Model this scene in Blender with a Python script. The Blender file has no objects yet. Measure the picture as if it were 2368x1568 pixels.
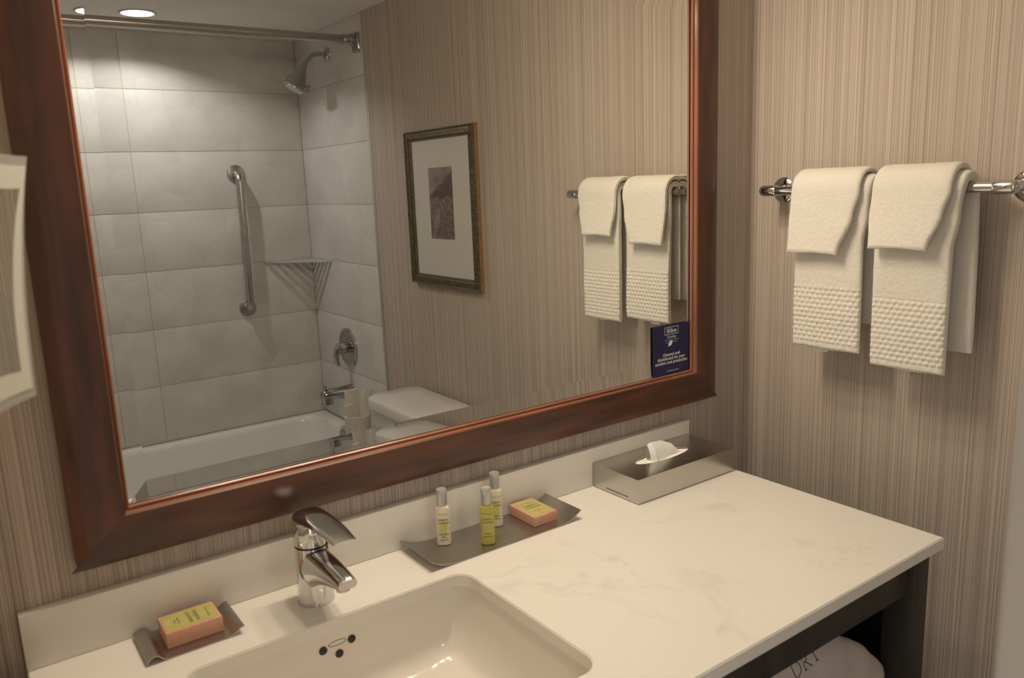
import bpy, bmesh, math, random
from mathutils import Vector, Matrix, noise
random.seed(7)
PI = math.pi
SC = bpy.context.scene
COL = SC.collection

# ------------------------------------------------------------------ camera
CAM_POS = Vector((-1.49397, -1.15959, 1.46144))
cam_r = Vector((0.81014561, -0.58493349, -0.03894733))
cam_u = Vector((0.14375102, 0.13381079, 0.98052553))
cam_f = Vector((0.56833065, 0.79996718, -0.19249101))
cd = bpy.data.cameras.new('camera')
cd.sensor_width = 36.0
cd.lens = 1848.7218 / 2368 * 36.0
cd.clip_start = 0.02
cd.dof.use_dof = True
cd.dof.focus_distance = 1.9
cd.dof.aperture_fstop = 5.6
co = bpy.data.objects.new('camera', cd)
COL.objects.link(co)
mw = Matrix.Identity(4)
for i in range(3):
    mw[i][0] = cam_r[i]; mw[i][1] = cam_u[i]; mw[i][2] = -cam_f[i]; mw[i][3] = CAM_POS[i]
co.matrix_world = mw
SC.camera = co

# ------------------------------------------------------------------ world, exposure
w = bpy.data.worlds.new('world'); SC.world = w
w.use_nodes = True
w.node_tree.nodes['Background'].inputs[0].default_value = (1.0, 0.95, 0.89, 1)
w.node_tree.nodes['Background'].inputs[1].default_value = 1.5
VS = SC.view_settings
SC.display_settings.display_device = 'sRGB'
VS.view_transform = 'Standard'
VS.look = 'None'
VS.exposure = 0.0
VS.gamma = 1.0
VS.use_curve_mapping = False
SC.cycles.use_denoising = True
SC.cycles.max_bounces = 10
SC.cycles.diffuse_bounces = 5
SC.cycles.adaptive_threshold = 0.03
SC.cycles.use_light_tree = False
SC.cycles.glossy_bounces = 8
SC.cycles.sample_clamp_indirect = 6.0

VANITY_W = 21.5      # emission strength of each vanity lamp shade
VANITY_DOWN = 1.66   # watts of the bulb at the open lower end of each shade
VANITY_COL = (1.0, 0.85, 0.66)
DOWN_W = 4.8         # watts of the lamp inside the recessed downlight
DOWN_COL = (1.0, 0.97, 0.92)

# key sizes (metres); floor z = 0, mirror wall y = 0, wall with the towel bar x = 0
CT = 0.86            # counter top
CEIL = 2.145
XW = -1.524          # left wall
YB = -2.631          # tub back wall
YT = -1.892          # tile edge
ROWS = [2.145, 1.908, 1.650, 1.393, 1.136, 0.879, 0.622, 0.362]

# ------------------------------------------------------------------ materials
MATS = {}
def new_mat(name):
    m = bpy.data.materials.new(name); m.use_nodes = True
    nt = m.node_tree
    return m, nt, nt.nodes['Principled BSDF'], nt.links

def simple(name, col, rough=0.5, metal=0.0, spec=0.5, coat=0.0, emis=None, es=0.0, sheen=0.0, trans=0.0, sss=0.0, alpha=1.0):
    m, nt, b, L = new_mat(name)
    b.inputs['Base Color'].default_value = (*col, 1)
    b.inputs['Roughness'].default_value = rough
    b.inputs['Metallic'].default_value = metal
    b.inputs['Specular IOR Level'].default_value = spec
    b.inputs['Coat Weight'].default_value = coat
    b.inputs['Coat Roughness'].default_value = 0.03
    b.inputs['Sheen Weight'].default_value = sheen
    b.inputs['Transmission Weight'].default_value = trans
    if sss:
        b.inputs['Subsurface Weight'].default_value = sss
        b.inputs['Subsurface Radius'].default_value = (0.01, 0.008, 0.005)
    if emis:
        b.inputs['Emission Color'].default_value = (*emis, 1)
        b.inputs['Emission Strength'].default_value = es
    MATS[name] = m
    return m

def N(nt, typ, **kw):
    n = nt.nodes.new(typ)
    for k, v in kw.items():
        if k in n.bl_rna.properties: setattr(n, k, v)
        else: n.inputs[k].default_value = v
    return n

def ramp(nt, stops):
    r = nt.nodes.new('ShaderNodeValToRGB')
    cr = r.color_ramp
    while len(cr.elements) < len(stops): cr.elements.new(0.5)
    for e, (p, c) in zip(cr.elements, stops):
        e.position = p; e.color = c if len(c) == 4 else (*c, 1)
    return r

def math_n(nt, op, a=None, b=None, c=None):
    n = nt.nodes.new('ShaderNodeMath'); n.operation = op
    for i, v in enumerate((a, b, c)):
        if v is None: continue
        if isinstance(v, (int, float)): n.inputs[i].default_value = v
        else: nt.links.new(v, n.inputs[i])
    return n.outputs[0]

def mix_col(nt, fac, a, b, blend='MIX'):
    n = nt.nodes.new('ShaderNodeMix'); n.data_type = 'RGBA'; n.blend_type = blend
    for s, v in ((n.inputs[0], fac), (n.inputs[6], a), (n.inputs[7], b)):
        if isinstance(v, (int, float)): s.default_value = v
        elif isinstance(v, tuple): s.default_value = (*v, 1) if len(v) == 3 else v
        else: nt.links.new(v, s)
    return n.outputs[2]

def bump(nt, h, strength, dist, bsdf):
    n = nt.nodes.new('ShaderNodeBump')
    n.inputs['Strength'].default_value = strength
    n.inputs['Distance'].default_value = dist
    nt.links.new(h, n.inputs['Height'])
    nt.links.new(n.outputs[0], bsdf.inputs['Normal'])
    return n

def mat_wallpaper():
    # plain beige ground with irregular thin vertical pinstripes
    m, nt, b, L = new_mat('striped_wallpaper')
    g = N(nt, 'ShaderNodeNewGeometry'); s = N(nt, 'ShaderNodeSeparateXYZ')
    L.new(g.outputs['Position'], s.inputs[0])
    c = math_n(nt, 'ADD', math_n(nt, 'ADD', s.outputs[0], s.outputs[1]), 20.0)
    def noise2(scale, zscale, off):
        cb = N(nt, 'ShaderNodeCombineXYZ')
        L.new(math_n(nt, 'MULTIPLY_ADD', c, scale, off), cb.inputs[0])
        L.new(math_n(nt, 'MULTIPLY', s.outputs[2], zscale), cb.inputs[1])
        n = N(nt, 'ShaderNodeTexNoise', noise_dimensions='2D')
        n.inputs['Scale'].default_value = 1.0; n.inputs['Detail'].default_value = 0.5
        L.new(cb.outputs[0], n.inputs['Vector'])
        return n.outputs['Fac']
    def lines(pitch, off, width):
        x = math_n(nt, 'MULTIPLY_ADD', c, 1.0 / pitch, off)
        cell = math_n(nt, 'FLOOR', x)
        wn = N(nt, 'ShaderNodeTexWhiteNoise', noise_dimensions='1D'); L.new(cell, wn.inputs['W'])
        fr = math_n(nt, 'SUBTRACT', x, cell)
        pos = math_n(nt, 'MULTIPLY_ADD', wn.outputs['Value'], 0.5, 0.25)
        d = math_n(nt, 'ABSOLUTE', math_n(nt, 'SUBTRACT', fr, pos))
        mr = N(nt, 'ShaderNodeMapRange'); mr.inputs[1].default_value = 0.0; mr.inputs[2].default_value = width
        mr.inputs[3].default_value = 1.0; mr.inputs[4].default_value = 0.0
        L.new(d, mr.inputs[0])
        w2 = N(nt, 'ShaderNodeTexWhiteNoise', noise_dimensions='1D'); L.new(math_n(nt, 'ADD', cell, 311.7), w2.inputs['W'])
        return mr.outputs[0], w2.outputs['Value']
    fine = noise2(520, 0.8, 3.0)
    mid = noise2(120, 0.4, 17.0)
    r1 = ramp(nt, [(0.30, (0.405, 0.338, 0.282)), (0.50, (0.490, 0.418, 0.352)), (0.70, (0.575, 0.500, 0.424))])
    L.new(fine, r1.inputs[0])
    col = r1.outputs[0]
    r2 = ramp(nt, [(0.32, (0.94, 0.94, 0.94)), (0.68, (1.05, 1.05, 1.05))]); L.new(mid, r2.inputs[0])
    col = mix_col(nt, 1.0, col, r2.outputs[0], 'MULTIPLY')
    a1, k1 = lines(0.0062, 0.0, 0.16)
    a2, k2 = lines(0.0105, 7.3, 0.11)
    col = mix_col(nt, math_n(nt, 'MULTIPLY', a1, math_n(nt, 'MULTIPLY', k1, 0.55)), col, (0.245, 0.192, 0.158))
    col = mix_col(nt, math_n(nt, 'MULTIPLY', a2, math_n(nt, 'MULTIPLY', k2, 0.75)), col, (0.205, 0.163, 0.134))
    a3, k3 = lines(0.0085, 3.9, 0.10)
    col = mix_col(nt, math_n(nt, 'MULTIPLY', a3, math_n(nt, 'MULTIPLY', k3, 0.5)), col, (0.68, 0.62, 0.54))
    L.new(col, b.inputs['Base Color'])
    b.inputs['Roughness'].default_value = 0.62
    b.inputs['Specular IOR Level'].default_value = 0.25
    bump(nt, fine, 0.3, 0.001, b)
    return m

def mat_tile():
    m, nt, b, L = new_mat('relief_tile')
    g = N(nt, 'ShaderNodeNewGeometry')
    mp = N(nt, 'ShaderNodeMapping'); mp.inputs['Scale'].default_value = (1, 1, 1.25)
    L.new(g.outputs['Position'], mp.inputs[0])
    vo = N(nt, 'ShaderNodeTexVoronoi', distance='EUCLIDEAN', feature='F1')
    vo.inputs['Scale'].default_value = 7.0; vo.inputs['Randomness'].default_value = 0.75
    L.new(mp.outputs[0], vo.inputs['Vector'])
    vd = N(nt, 'ShaderNodeTexVoronoi', feature='DISTANCE_TO_EDGE')
    vd.inputs['Scale'].default_value = 7.0; vd.inputs['Randomness'].default_value = 0.75
    L.new(mp.outputs[0], vd.inputs['Vector'])
    n = N(nt, 'ShaderNodeTexNoise'); n.inputs['Scale'].default_value = 5; n.inputs['Detail'].default_value = 4
    L.new(g.outputs['Position'], n.inputs['Vector'])
    r = ramp(nt, [(0.3, (0.57, 0.55, 0.515)), (0.7, (0.67, 0.65, 0.61))])
    L.new(n.outputs['Fac'], r.inputs[0])
    sp = N(nt, 'ShaderNodeSeparateColor'); L.new(vo.outputs['Color'], sp.inputs[0])
    v2 = math_n(nt, 'MULTIPLY_ADD', sp.outputs[0], 0.07, 0.965)
    vc = N(nt, 'ShaderNodeCombineColor')
    for i in range(3): L.new(v2, vc.inputs[i])
    col = mix_col(nt, 1.0, r.outputs[0], vc.outputs[0], 'MULTIPLY')
    er = ramp(nt, [(0.0, (0.93, 0.93, 0.94)), (0.05, (1, 1, 1))]); L.new(vd.outputs['Distance'], er.inputs[0])
    col = mix_col(nt, 0.6, col, er.outputs[0], 'MULTIPLY')
    L.new(col, b.inputs['Base Color'])
    b.inputs['Roughness'].default_value = 0.34
    cap = math_n(nt, 'MINIMUM', vd.outputs['Distance'], 0.22)
    bump(nt, cap, 0.40, 0.006, b)
    return m

def mat_quartz():
    m, nt, b, L = new_mat('veined_quartz')
    g = N(nt, 'ShaderNodeNewGeometry')
    n1 = N(nt, 'ShaderNodeTexNoise'); n1.inputs['Scale'].default_value = 11; n1.inputs['Detail'].default_value = 5
    n1.inputs['Roughness'].default_value = 0.62
    L.new(g.outputs['Position'], n1.inputs['Vector'])
    n2 = N(nt, 'ShaderNodeTexNoise'); n2.inputs['Scale'].default_value = 4.2; n2.inputs['Detail'].default_value = 3
    L.new(g.outputs['Position'], n2.inputs['Vector'])
    n3 = N(nt, 'ShaderNodeTexNoise'); n3.inputs['Scale'].default_value = 26; n3.inputs['Detail'].default_value = 3
    L.new(g.outputs['Position'], n3.inputs['Vector'])
    n4 = N(nt, 'ShaderNodeTexNoise'); n4.inputs['Scale'].default_value = 14; n4.inputs['Detail'].default_value = 4
    L.new(g.outputs['Position'], n4.inputs['Vector'])
    s = N(nt, 'ShaderNodeSeparateXYZ'); L.new(g.outputs['Position'], s.inputs[0])
    cr_ = ramp(nt, [(0.50, (0, 0, 0)), (0.60, (1, 1, 1))]); L.new(n4.outputs['Fac'], cr_.inputs[0])
    cloud = cr_.outputs[0]
    # broad veined streaks that run diagonally over the counter
    def streak(ax, ay, bx, by, width, amp):
        dx, dy = bx - ax, by - ay; l = math.hypot(dx, dy)
        nx, ny = -dy / l, dx / l
        d = math_n(nt, 'MULTIPLY_ADD', s.outputs[0], nx, -(nx * ax + ny * ay))
        d = math_n(nt, 'MULTIPLY_ADD', s.outputs[1], ny, d)
        d = math_n(nt, 'ADD', d, math_n(nt, 'MULTIPLY', math_n(nt, 'SUBTRACT', n1.outputs['Fac'], 0.5), amp))
        d = math_n(nt, 'ABSOLUTE', d)
        t = math_n(nt, 'MULTIPLY_ADD', s.outputs[0], dx / l / l, -(dx * ax + dy * ay) / l / l)
        t = math_n(nt, 'MULTIPLY_ADD', s.outputs[1], dy / l / l, t)
        t = math_n(nt, 'ABSOLUTE', math_n(nt, 'SUBTRACT', t, 0.5))
        along = ramp(nt, [(0.40, (1, 1, 1)), (0.62, (0, 0, 0))]); L.new(t, along.inputs[0])
        sd = N(nt, 'ShaderNodeMapRange'); sd.inputs[1].default_value = 0; sd.inputs[2].default_value = width
        sd.inputs[3].default_value = 1; sd.inputs[4].default_value = 0
        L.new(d, sd.inputs[0])
        cl = N(nt, 'ShaderNodeMapRange'); cl.interpolation_type = 'SMOOTHSTEP'
        cl.inputs[1].default_value = width; cl.inputs[2].default_value = width + 0.022
        cl.inputs[3].default_value = 0.8; cl.inputs[4].default_value = 0
        L.new(d, cl.inputs[0])
        both = math_n(nt, 'MAXIMUM', math_n(nt, 'MULTIPLY', sd.outputs[0], 0.62), math_n(nt, 'MULTIPLY', cl.outputs[0], cloud))
        return math_n(nt, 'MULTIPLY', both, along.outputs[0])
    st = [streak(-0.705, -0.13, -0.655, -0.545, 0.006, 0.16), streak(-0.88, -0.20, -0.745, -0.46, 0.006, 0.14),
          streak(-0.86, -0.26, -0.60, -0.44, 0.010, 0.16), streak(-0.90, -0.19, -0.76, -0.215, 0.012, 0.10),
          streak(-0.62, -0.36, -0.70, -0.56, 0.014, 0.12), streak(-0.42, -0.40, -0.34, -0.56, 0.005, 0.09),
          streak(-0.56, -0.20, -0.36, -0.27, 0.004, 0.09)]
    tot = st[0]
    for q in st[1:]: tot = math_n(nt, 'MAXIMUM', tot, q)
    # fine hair veins everywhere, patchy
    hv = math_n(nt, 'ABSOLUTE', math_n(nt, 'SUBTRACT', n1.outputs['Fac'], 0.5))
    hr = ramp(nt, [(0.0, (1, 1, 1)), (0.030, (0, 0, 0))]); L.new(hv, hr.inputs[0])
    pr = ramp(nt, [(0.56, (0, 0, 0)), (0.70, (1, 1, 1))]); L.new(n2.outputs['Fac'], pr.inputs[0])
    hair = math_n(nt, 'MULTIPLY', hr.outputs[0], pr.outputs[0])
    tot = math_n(nt, 'MAXIMUM', tot, math_n(nt, 'MULTIPLY', hair, 0.55))
    gr = ramp(nt, [(0.35, (0.35, 0.35, 0.35)), (0.65, (1, 1, 1))]); L.new(n3.outputs['Fac'], gr.inputs[0])
    tot = math_n(nt, 'MULTIPLY', tot, gr.outputs[0])
    col = mix_col(nt, math_n(nt, 'MULTIPLY', tot, 0.30), (0.80, 0.765, 0.70), (0.36, 0.35, 0.33))
    L.new(col, b.inputs['Base Color'])
    b.inputs['Roughness'].default_value = 0.30
    b.inputs['Specular IOR Level'].default_value = 0.4
    return m

def mat_wood(name, stops, rough, scale=(1.2, 14, 14), coat=0.0):
    m, nt, b, L = new_mat(name)
    tc = N(nt, 'ShaderNodeTexCoord'); mp = N(nt, 'ShaderNodeMapping'); mp.inputs['Scale'].default_value = scale
    L.new(tc.outputs['Object'], mp.inputs[0])
    n = N(nt, 'ShaderNodeTexNoise'); n.inputs['Scale'].default_value = 4; n.inputs['Detail'].default_value = 6
    n.inputs['Distortion'].default_value = 0.6
    L.new(mp.outputs[0], n.inputs['Vector'])
    r = ramp(nt, stops); L.new(n.outputs['Fac'], r.inputs[0])
    L.new(r.outputs[0], b.inputs['Base Color'])
    b.inputs['Roughness'].default_value = rough
    b.inputs['Coat Weight'].default_value = coat
    b.inputs['Coat Roughness'].default_value = 0.18
    MATS[name] = m
    return m

def mat_brushed(name, col, rough, axis_scale, amt=0.25):
    m, nt, b, L = new_mat(name)
    tc = N(nt, 'ShaderNodeTexCoord'); mp = N(nt, 'ShaderNodeMapping'); mp.inputs['Scale'].default_value = axis_scale
    L.new(tc.outputs['Object'], mp.inputs[0])
    n = N(nt, 'ShaderNodeTexNoise'); n.inputs['Scale'].default_value = 10; n.inputs['Detail'].default_value = 3
    L.new(mp.outputs[0], n.inputs['Vector'])
    b.inputs['Base Color'].default_value = (*col, 1)
    b.inputs['Metallic'].default_value = 1.0
    mr = N(nt, 'ShaderNodeMapRange'); mr.inputs[3].default_value = rough * (1 - amt); mr.inputs[4].default_value = rough * (1 + amt)
    L.new(n.outputs['Fac'], mr.inputs[0]); L.new(mr.outputs[0], b.inputs['Roughness'])
    bump(nt, n.outputs['Fac'], 0.02, 0.0004, b)
    MATS[name] = m
    return m

def mat_terry(name, col):
    m, nt, b, L = new_mat(name)
    tc = N(nt, 'ShaderNodeNewGeometry')
    n = N(nt, 'ShaderNodeTexNoise'); n.inputs['Scale'].default_value = 620; n.inputs['Detail'].default_value = 2
    L.new(tc.outputs['Position'], n.inputs['Vector'])
    r = ramp(nt, [(0.3, tuple(c * 0.86 for c in col)), (0.6, col)]); L.new(n.outputs['Fac'], r.inputs[0])
    L.new(r.outputs[0], b.inputs['Base Color'])
    b.inputs['Roughness'].default_value = 0.95
    b.inputs['Specular IOR Level'].default_value = 0.1
    b.inputs['Sheen Weight'].default_value = 0.25
    bump(nt, n.outputs['Fac'], 0.8, 0.0014, b)
    MATS[name] = m
    return m

def mat_speckle(name, c0, c1, scale, rough, bumpd=0.0, spec=0.5):
    m, nt, b, L = new_mat(name)
    g = N(nt, 'ShaderNodeNewGeometry')
    n = N(nt, 'ShaderNodeTexNoise'); n.inputs['Scale'].default_value = scale; n.inputs['Detail'].default_value = 3
    L.new(g.outputs['Position'], n.inputs['Vector'])
    r = ramp(nt, [(0.35, c0), (0.65, c1)]); L.new(n.outputs['Fac'], r.inputs[0])
    L.new(r.outputs[0], b.inputs['Base Color']); b.inputs['Roughness'].default_value = rough
    b.inputs['Specular IOR Level'].default_value = spec
    if bumpd: bump(nt, n.outputs['Fac'], 0.4, bumpd, b)
    MATS[name] = m
    return m

M_WALL = mat_wallpaper()
M_TILE = mat_tile()
M_QUARTZ = mat_quartz()
M_FRAME = mat_wood('mahogany', [(0.25, (0.030, 0.012, 0.007)), (0.5, (0.085, 0.029, 0.014)), (0.78, (0.15, 0.052, 0.024))], 0.36, (1.0, 9, 9), 0.25)
M_LIP = mat_wood('lamplit_mahogany', [(0.3, (0.20, 0.075, 0.040)), (0.7, (0.32, 0.13, 0.072))], 0.28, (1.0, 9, 9), 0.5)  # polished bead, the lamp's warm highlight put into its lighter colour
M_DARKWOOD = mat_wood('dark_stained_wood', [(0.3, (0.022, 0.018, 0.015)), (0.7, (0.050, 0.042, 0.035))], 0.5, (8, 8, 1.0))
M_CEIL = mat_speckle('ceiling_paint', (0.80, 0.78, 0.74), (0.84, 0.82, 0.78), 60, 0.8)
M_GROUT = mat_speckle('grout', (0.46, 0.42, 0.34), (0.52, 0.48, 0.40), 90, 0.9)
M_FLOOR = mat_speckle('floor_tile', (0.52, 0.48, 0.43), (0.60, 0.56, 0.50), 7, 0.4)
M_DOOR = mat_speckle('door_paint', (0.345, 0.31, 0.265), (0.36, 0.325, 0.28), 8, 0.5)
M_MIRROR = simple('silvered_glass', (0.90, 0.91, 0.885), 0.0, 1.0)
M_CHROME = simple('chrome', (0.66, 0.66, 0.66), 0.05, 1.0)
M_CHROMED = simple('dark_room_chrome', (0.46, 0.46, 0.46), 0.09, 1.0)  # same chrome with the dark room's reflection put into a darker base colour
M_SHELF = simple('bright_aluminium', (0.72, 0.72, 0.70), 0.35, 0.8)
M_SATIN = simple('satin_chrome', (0.62, 0.61, 0.58), 0.22, 1.0)
M_STEEL = mat_brushed('brushed_steel', (0.45, 0.43, 0.40), 0.32, (1, 40, 1))
M_STEELB = mat_brushed('brushed_steel_box', (0.56, 0.54, 0.51), 0.26, (1, 30, 30), 0.06)
M_BAR = mat_brushed('brushed_grab_bar', (0.50, 0.48, 0.45), 0.28, (40, 40, 1))
M_ROD = mat_brushed('brushed_rod', (0.50, 0.47, 0.43), 0.22, (0.3, 60, 60))
M_BLACK = simple('black_rubber', (0.008, 0.008, 0.009), 0.4)
M_PORC = simple('white_porcelain', (0.72, 0.70, 0.655), 0.10, 0, 0.5)
M_BASIN = simple('biscuit_porcelain', (0.80, 0.755, 0.68), 0.08, 0, 0.5)
M_TUB = simple('tub_enamel', (0.78, 0.77, 0.73), 0.12, 0, 0.5)
M_TERRY = mat_terry('white_terry', (0.80, 0.765, 0.685))
M_PAPER = simple('white_paper', (0.95, 0.93, 0.88), 0.8, 0, 0.2)
M_WHITE = simple('white_print', (0.85, 0.85, 0.85), 0.6)
M_NAVY = simple('navy_card', (0.018, 0.020, 0.075), 0.35)
M_PALEBLUE = simple('dim_blue_print', (0.05, 0.06, 0.20), 0.5)
M_PEACH = mat_speckle('peach_carton', (0.62, 0.33, 0.22), (0.66, 0.36, 0.245), 160, 0.6)
M_OLIVE = mat_speckle('chartreuse_label', (0.46, 0.42, 0.13), (0.52, 0.475, 0.17), 60, 0.55)
M_OLIVEP = simple('olive_print', (0.13, 0.12, 0.03), 0.6)
M_CREAM = simple('cream_plastic', (0.80, 0.72, 0.54), 0.35, 0, 0.5, 0, sss=0.15)
M_CAP = simple('silver_plastic_cap', (0.50, 0.50, 0.49), 0.32, 0.35)
M_GREEN = simple('yellow_green_gel', (0.70, 0.66, 0.16), 0.12, 0, 0.5, 0.3, trans=0.45)
M_PURPLE = simple('plum_print', (0.16, 0.05, 0.08), 0.6)
M_DOTS = simple('lime_print', (0.62, 0.60, 0.18), 0.6)
M_MATB = simple('picture_mat', (0.64, 0.62, 0.56), 0.7)
M_FRAMEG = mat_speckle('bronze_frame', (0.055, 0.045, 0.022), (0.15, 0.12, 0.06), 120, 0.42)
M_FRAMES = mat_speckle('tan_frame_side', (0.24, 0.135, 0.055), (0.30, 0.17, 0.07), 30, 0.5)
M_FABRIC = mat_speckle('bag_cotton', (0.50, 0.44, 0.40), (0.56, 0.49, 0.45), 200, 0.9, 0.0006, 0.1)
M_INK = simple('dark_ink', (0.025, 0.022, 0.022), 0.8)
M_FROST = simple('frosted_white_glass', (0.62, 0.60, 0.53), 0.5)
M_CLEARG = simple('grey_glass_edge', (0.42, 0.41, 0.37), 0.15, 0, 0.5, 0.5)
M_BASKET = simple('cream_woven_fibre', (0.82, 0.79, 0.72), 0.8, 0, 0.2)
M_LENS = simple('downlight_lens', (0.9, 0.9, 0.9), 0.5, emis=DOWN_COL, es=25.0)
M_SHADE = simple('lit_lamp_shade', (0.9, 0.88, 0.82), 0.5, emis=VANITY_COL, es=VANITY_W)
M_TRIMW = simple('white_trim', (0.70, 0.69, 0.66), 0.45)
M_ALU = simple('aluminium_edge', (0.50, 0.48, 0.43), 0.4, 0.6)

def mat_pane():
    m = bpy.data.materials.new('picture_glass'); m.use_nodes = True
    nt = m.node_tree; nt.nodes.clear(); L = nt.links
    o = nt.nodes.new('ShaderNodeOutputMaterial'); mx = nt.nodes.new('ShaderNodeMixShader')
    t = nt.nodes.new('ShaderNodeBsdfTransparent'); g = nt.nodes.new('ShaderNodeBsdfGlossy'); g.inputs['Roughness'].default_value = 0.02
    lw = nt.nodes.new('ShaderNodeLayerWeight')
    L.new(math_n(nt, 'MULTIPLY_ADD', math_n(nt, 'POWER', lw.outputs['Facing'], 5.0), 0.9, 0.04), mx.inputs[0]); L.new(t.outputs[0], mx.inputs[1]); L.new(g.outputs[0], mx.inputs[2]); L.new(mx.outputs[0], o.inputs[0])
    return m
M_PANE = mat_pane()

def mat_art():
    # sepia print: pale sky, dark wooded hill rising to one side, stream and scrub in front
    m, nt, b, L = new_mat('sepia_landscape_print')
    tc = N(nt, 'ShaderNodeTexCoord'); s = N(nt, 'ShaderNodeSeparateXYZ'); L.new(tc.outputs['Object'], s.inputs[0])
    u = math_n(nt, 'MULTIPLY_ADD', s.outputs[1], 1 / 0.161, 0.5)     # 0 at the tub side .. 1 at the mirror side
    v = math_n(nt, 'MULTIPLY_ADD', s.outputs[2], 1 / 0.253, 0.5)
    n = N(nt, 'ShaderNodeTexNoise'); n.inputs['Scale'].default_value = 70; n.inputs['Detail'].default_value = 6
    n.inputs['Roughness'].default_value = 0.7; L.new(tc.outputs['Object'], n.inputs['Vector'])
    n2 = N(nt, 'ShaderNodeTexNoise'); n2.inputs['Scale'].default_value = 16; n2.inputs['Detail'].default_value = 4
    L.new(tc.outputs['Object'], n2.inputs['Vector'])
    sky = ramp(nt, [(0.3, (0.16, 0.12, 0.11)), (0.65, (0.34, 0.28, 0.24))]); L.new(n2.outputs['Fac'], sky.inputs[0])
    hill = ramp(nt, [(0.35, (0.045, 0.028, 0.026)), (0.7, (0.15, 0.09, 0.075))]); L.new(n.outputs['Fac'], hill.inputs[0])
    gr = ramp(nt, [(0.36, (0.07, 0.045, 0.04)), (0.66, (0.30, 0.20, 0.15))]); L.new(n.outputs['Fac'], gr.inputs[0])
    top = math_n(nt, 'MULTIPLY_ADD', u, 0.34, 0.60)
    top = math_n(nt, 'MULTIPLY_ADD', math_n(nt, 'SUBTRACT', n.outputs['Fac'], 0.5), 0.22, top)
    ish = math_n(nt, 'LESS_THAN', v, top)
    isg = math_n(nt, 'LESS_THAN', v, math_n(nt, 'MULTIPLY_ADD', n2.outputs['Fac'], 0.12, 0.52))
    col = mix_col(nt, ish, sky.outputs[0], hill.outputs[0])
    col = mix_col(nt, isg, col, gr.outputs[0])
    # pale stream
    d = math_n(nt, 'ABSOLUTE', math_n(nt, 'SUBTRACT', u, math_n(nt, 'MULTIPLY_ADD', v, 0.7, 0.10)))
    d = math_n(nt, 'ADD', d, math_n(nt, 'MULTIPLY', math_n(nt, 'SUBTRACT', n2.outputs['Fac'], 0.5), 0.6))
    stm = math_n(nt, 'MULTIPLY', math_n(nt, 'LESS_THAN', d, 0.07), math_n(nt, 'LESS_THAN', v, 0.42))
    col = mix_col(nt, math_n(nt, 'MULTIPLY', stm, 0.7), col, (0.30, 0.24, 0.22))
    L.new(col, b.inputs['Base Color']); b.inputs['Roughness'].default_value = 0.7
    return m
M_ART = mat_art()

# ------------------------------------------------------------------ mesh helpers
def world_of(o):
    m = Matrix.Translation(o.location) @ o.rotation_euler.to_matrix().to_4x4()
    if o.parent is not None: m = world_of(o.parent) @ o.matrix_parent_inverse @ m
    return m

def attach(o, parent):
    # parts are modelled in world coordinates, so the parent's own placement is undone
    o.parent = parent
    o.matrix_parent_inverse = world_of(parent).inverted()

def finish(bm, name, mat, parent=None, smooth=40.0, loc=None, recalc=True):
    if recalc: bmesh.ops.recalc_face_normals(bm, faces=bm.faces[:])
    if smooth:
        a = math.radians(smooth)
        for f in bm.faces: f.smooth = True
        for e in bm.edges:
            if len(e.link_faces) == 2:
                if e.calc_face_angle(0) > a: e.smooth = False
    me = bpy.data.meshes.new(name); bm.to_mesh(me); bm.free()
    for mm in (mat if isinstance(mat, (list, tuple)) else [mat]): me.materials.append(mm)
    o = bpy.data.objects.new(name, me); COL.objects.link(o)
    if parent is not None:
        attach(o, parent)
    if loc is not None: o.location = loc
    return o

def thing(name, label, cat, loc=(0, 0, 0), group=None, rotz=0.0):
    o = bpy.data.objects.new(name, None); COL.objects.link(o)
    o.empty_display_size = 0.05; o.location = loc; o.rotation_euler = (0, 0, rotz)
    o['label'] = label; o['category'] = cat
    if group: o['group'] = group
    return o

def tag(o, label, cat, group=None):
    o['label'] = label; o['category'] = cat
    if group: o['group'] = group
    return o

def struct(o, label=None):
    o['kind'] = 'structure'
    if label: o['label'] = label
    return o

def box(bm, x0, x1, y0, y1, z0, z1, bev=0.0, seg=1):
    r = bmesh.ops.create_cube(bm, size=1.0)
    vs = r['verts']
    for v in vs:
        v.co = Vector((x0 + (v.co.x + 0.5) * (x1 - x0), y0 + (v.co.y + 0.5) * (y1 - y0), z0 + (v.co.z + 0.5) * (z1 - z0)))
    if bev:
        es = list({e for v in vs for e in v.link_edges})
        bmesh.ops.bevel(bm, geom=es, offset=bev, segments=seg, profile=0.5, affect='EDGES')
    return bm

def boxo(name, mat, dims, parent=None, bev=0.0, seg=2):
    bm = bmesh.new(); box(bm, *dims, bev=bev, seg=seg)
    return finish(bm, name, mat, parent)

def frame_axes(d):
    d = Vector(d).normalized()
    a = Vector((0, 0, 1)) if abs(d.z) < 0.9 else Vector((1, 0, 0))
    s = d.cross(a).normalized(); t = s.cross(d).normalized()
    return d, s, t

def lathe(bm, prof, origin=(0, 0, 0), axis=(0, 0, 1), seg=32, cap0=True, cap1=True, fn=None):
    d, s, t = frame_axes(axis); o = Vector(origin)
    rings = []
    for r, h in prof:
        ring = []
        for i in range(seg):
            a = 2 * PI * i / seg
            rr = r if fn is None else fn(r, h, a)
            ring.append(bm.verts.new(o + d * h + (s * math.cos(a) + t * math.sin(a)) * rr))
        rings.append(ring)
    for a, b in zip(rings, rings[1:]):
        for i in range(seg):
            j = (i + 1) % seg
            bm.faces.new((a[i], a[j], b[j], b[i]))
    if cap0: bm.faces.new(rings[0][::-1])
    if cap1: bm.faces.new(rings[-1])
    return rings

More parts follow.
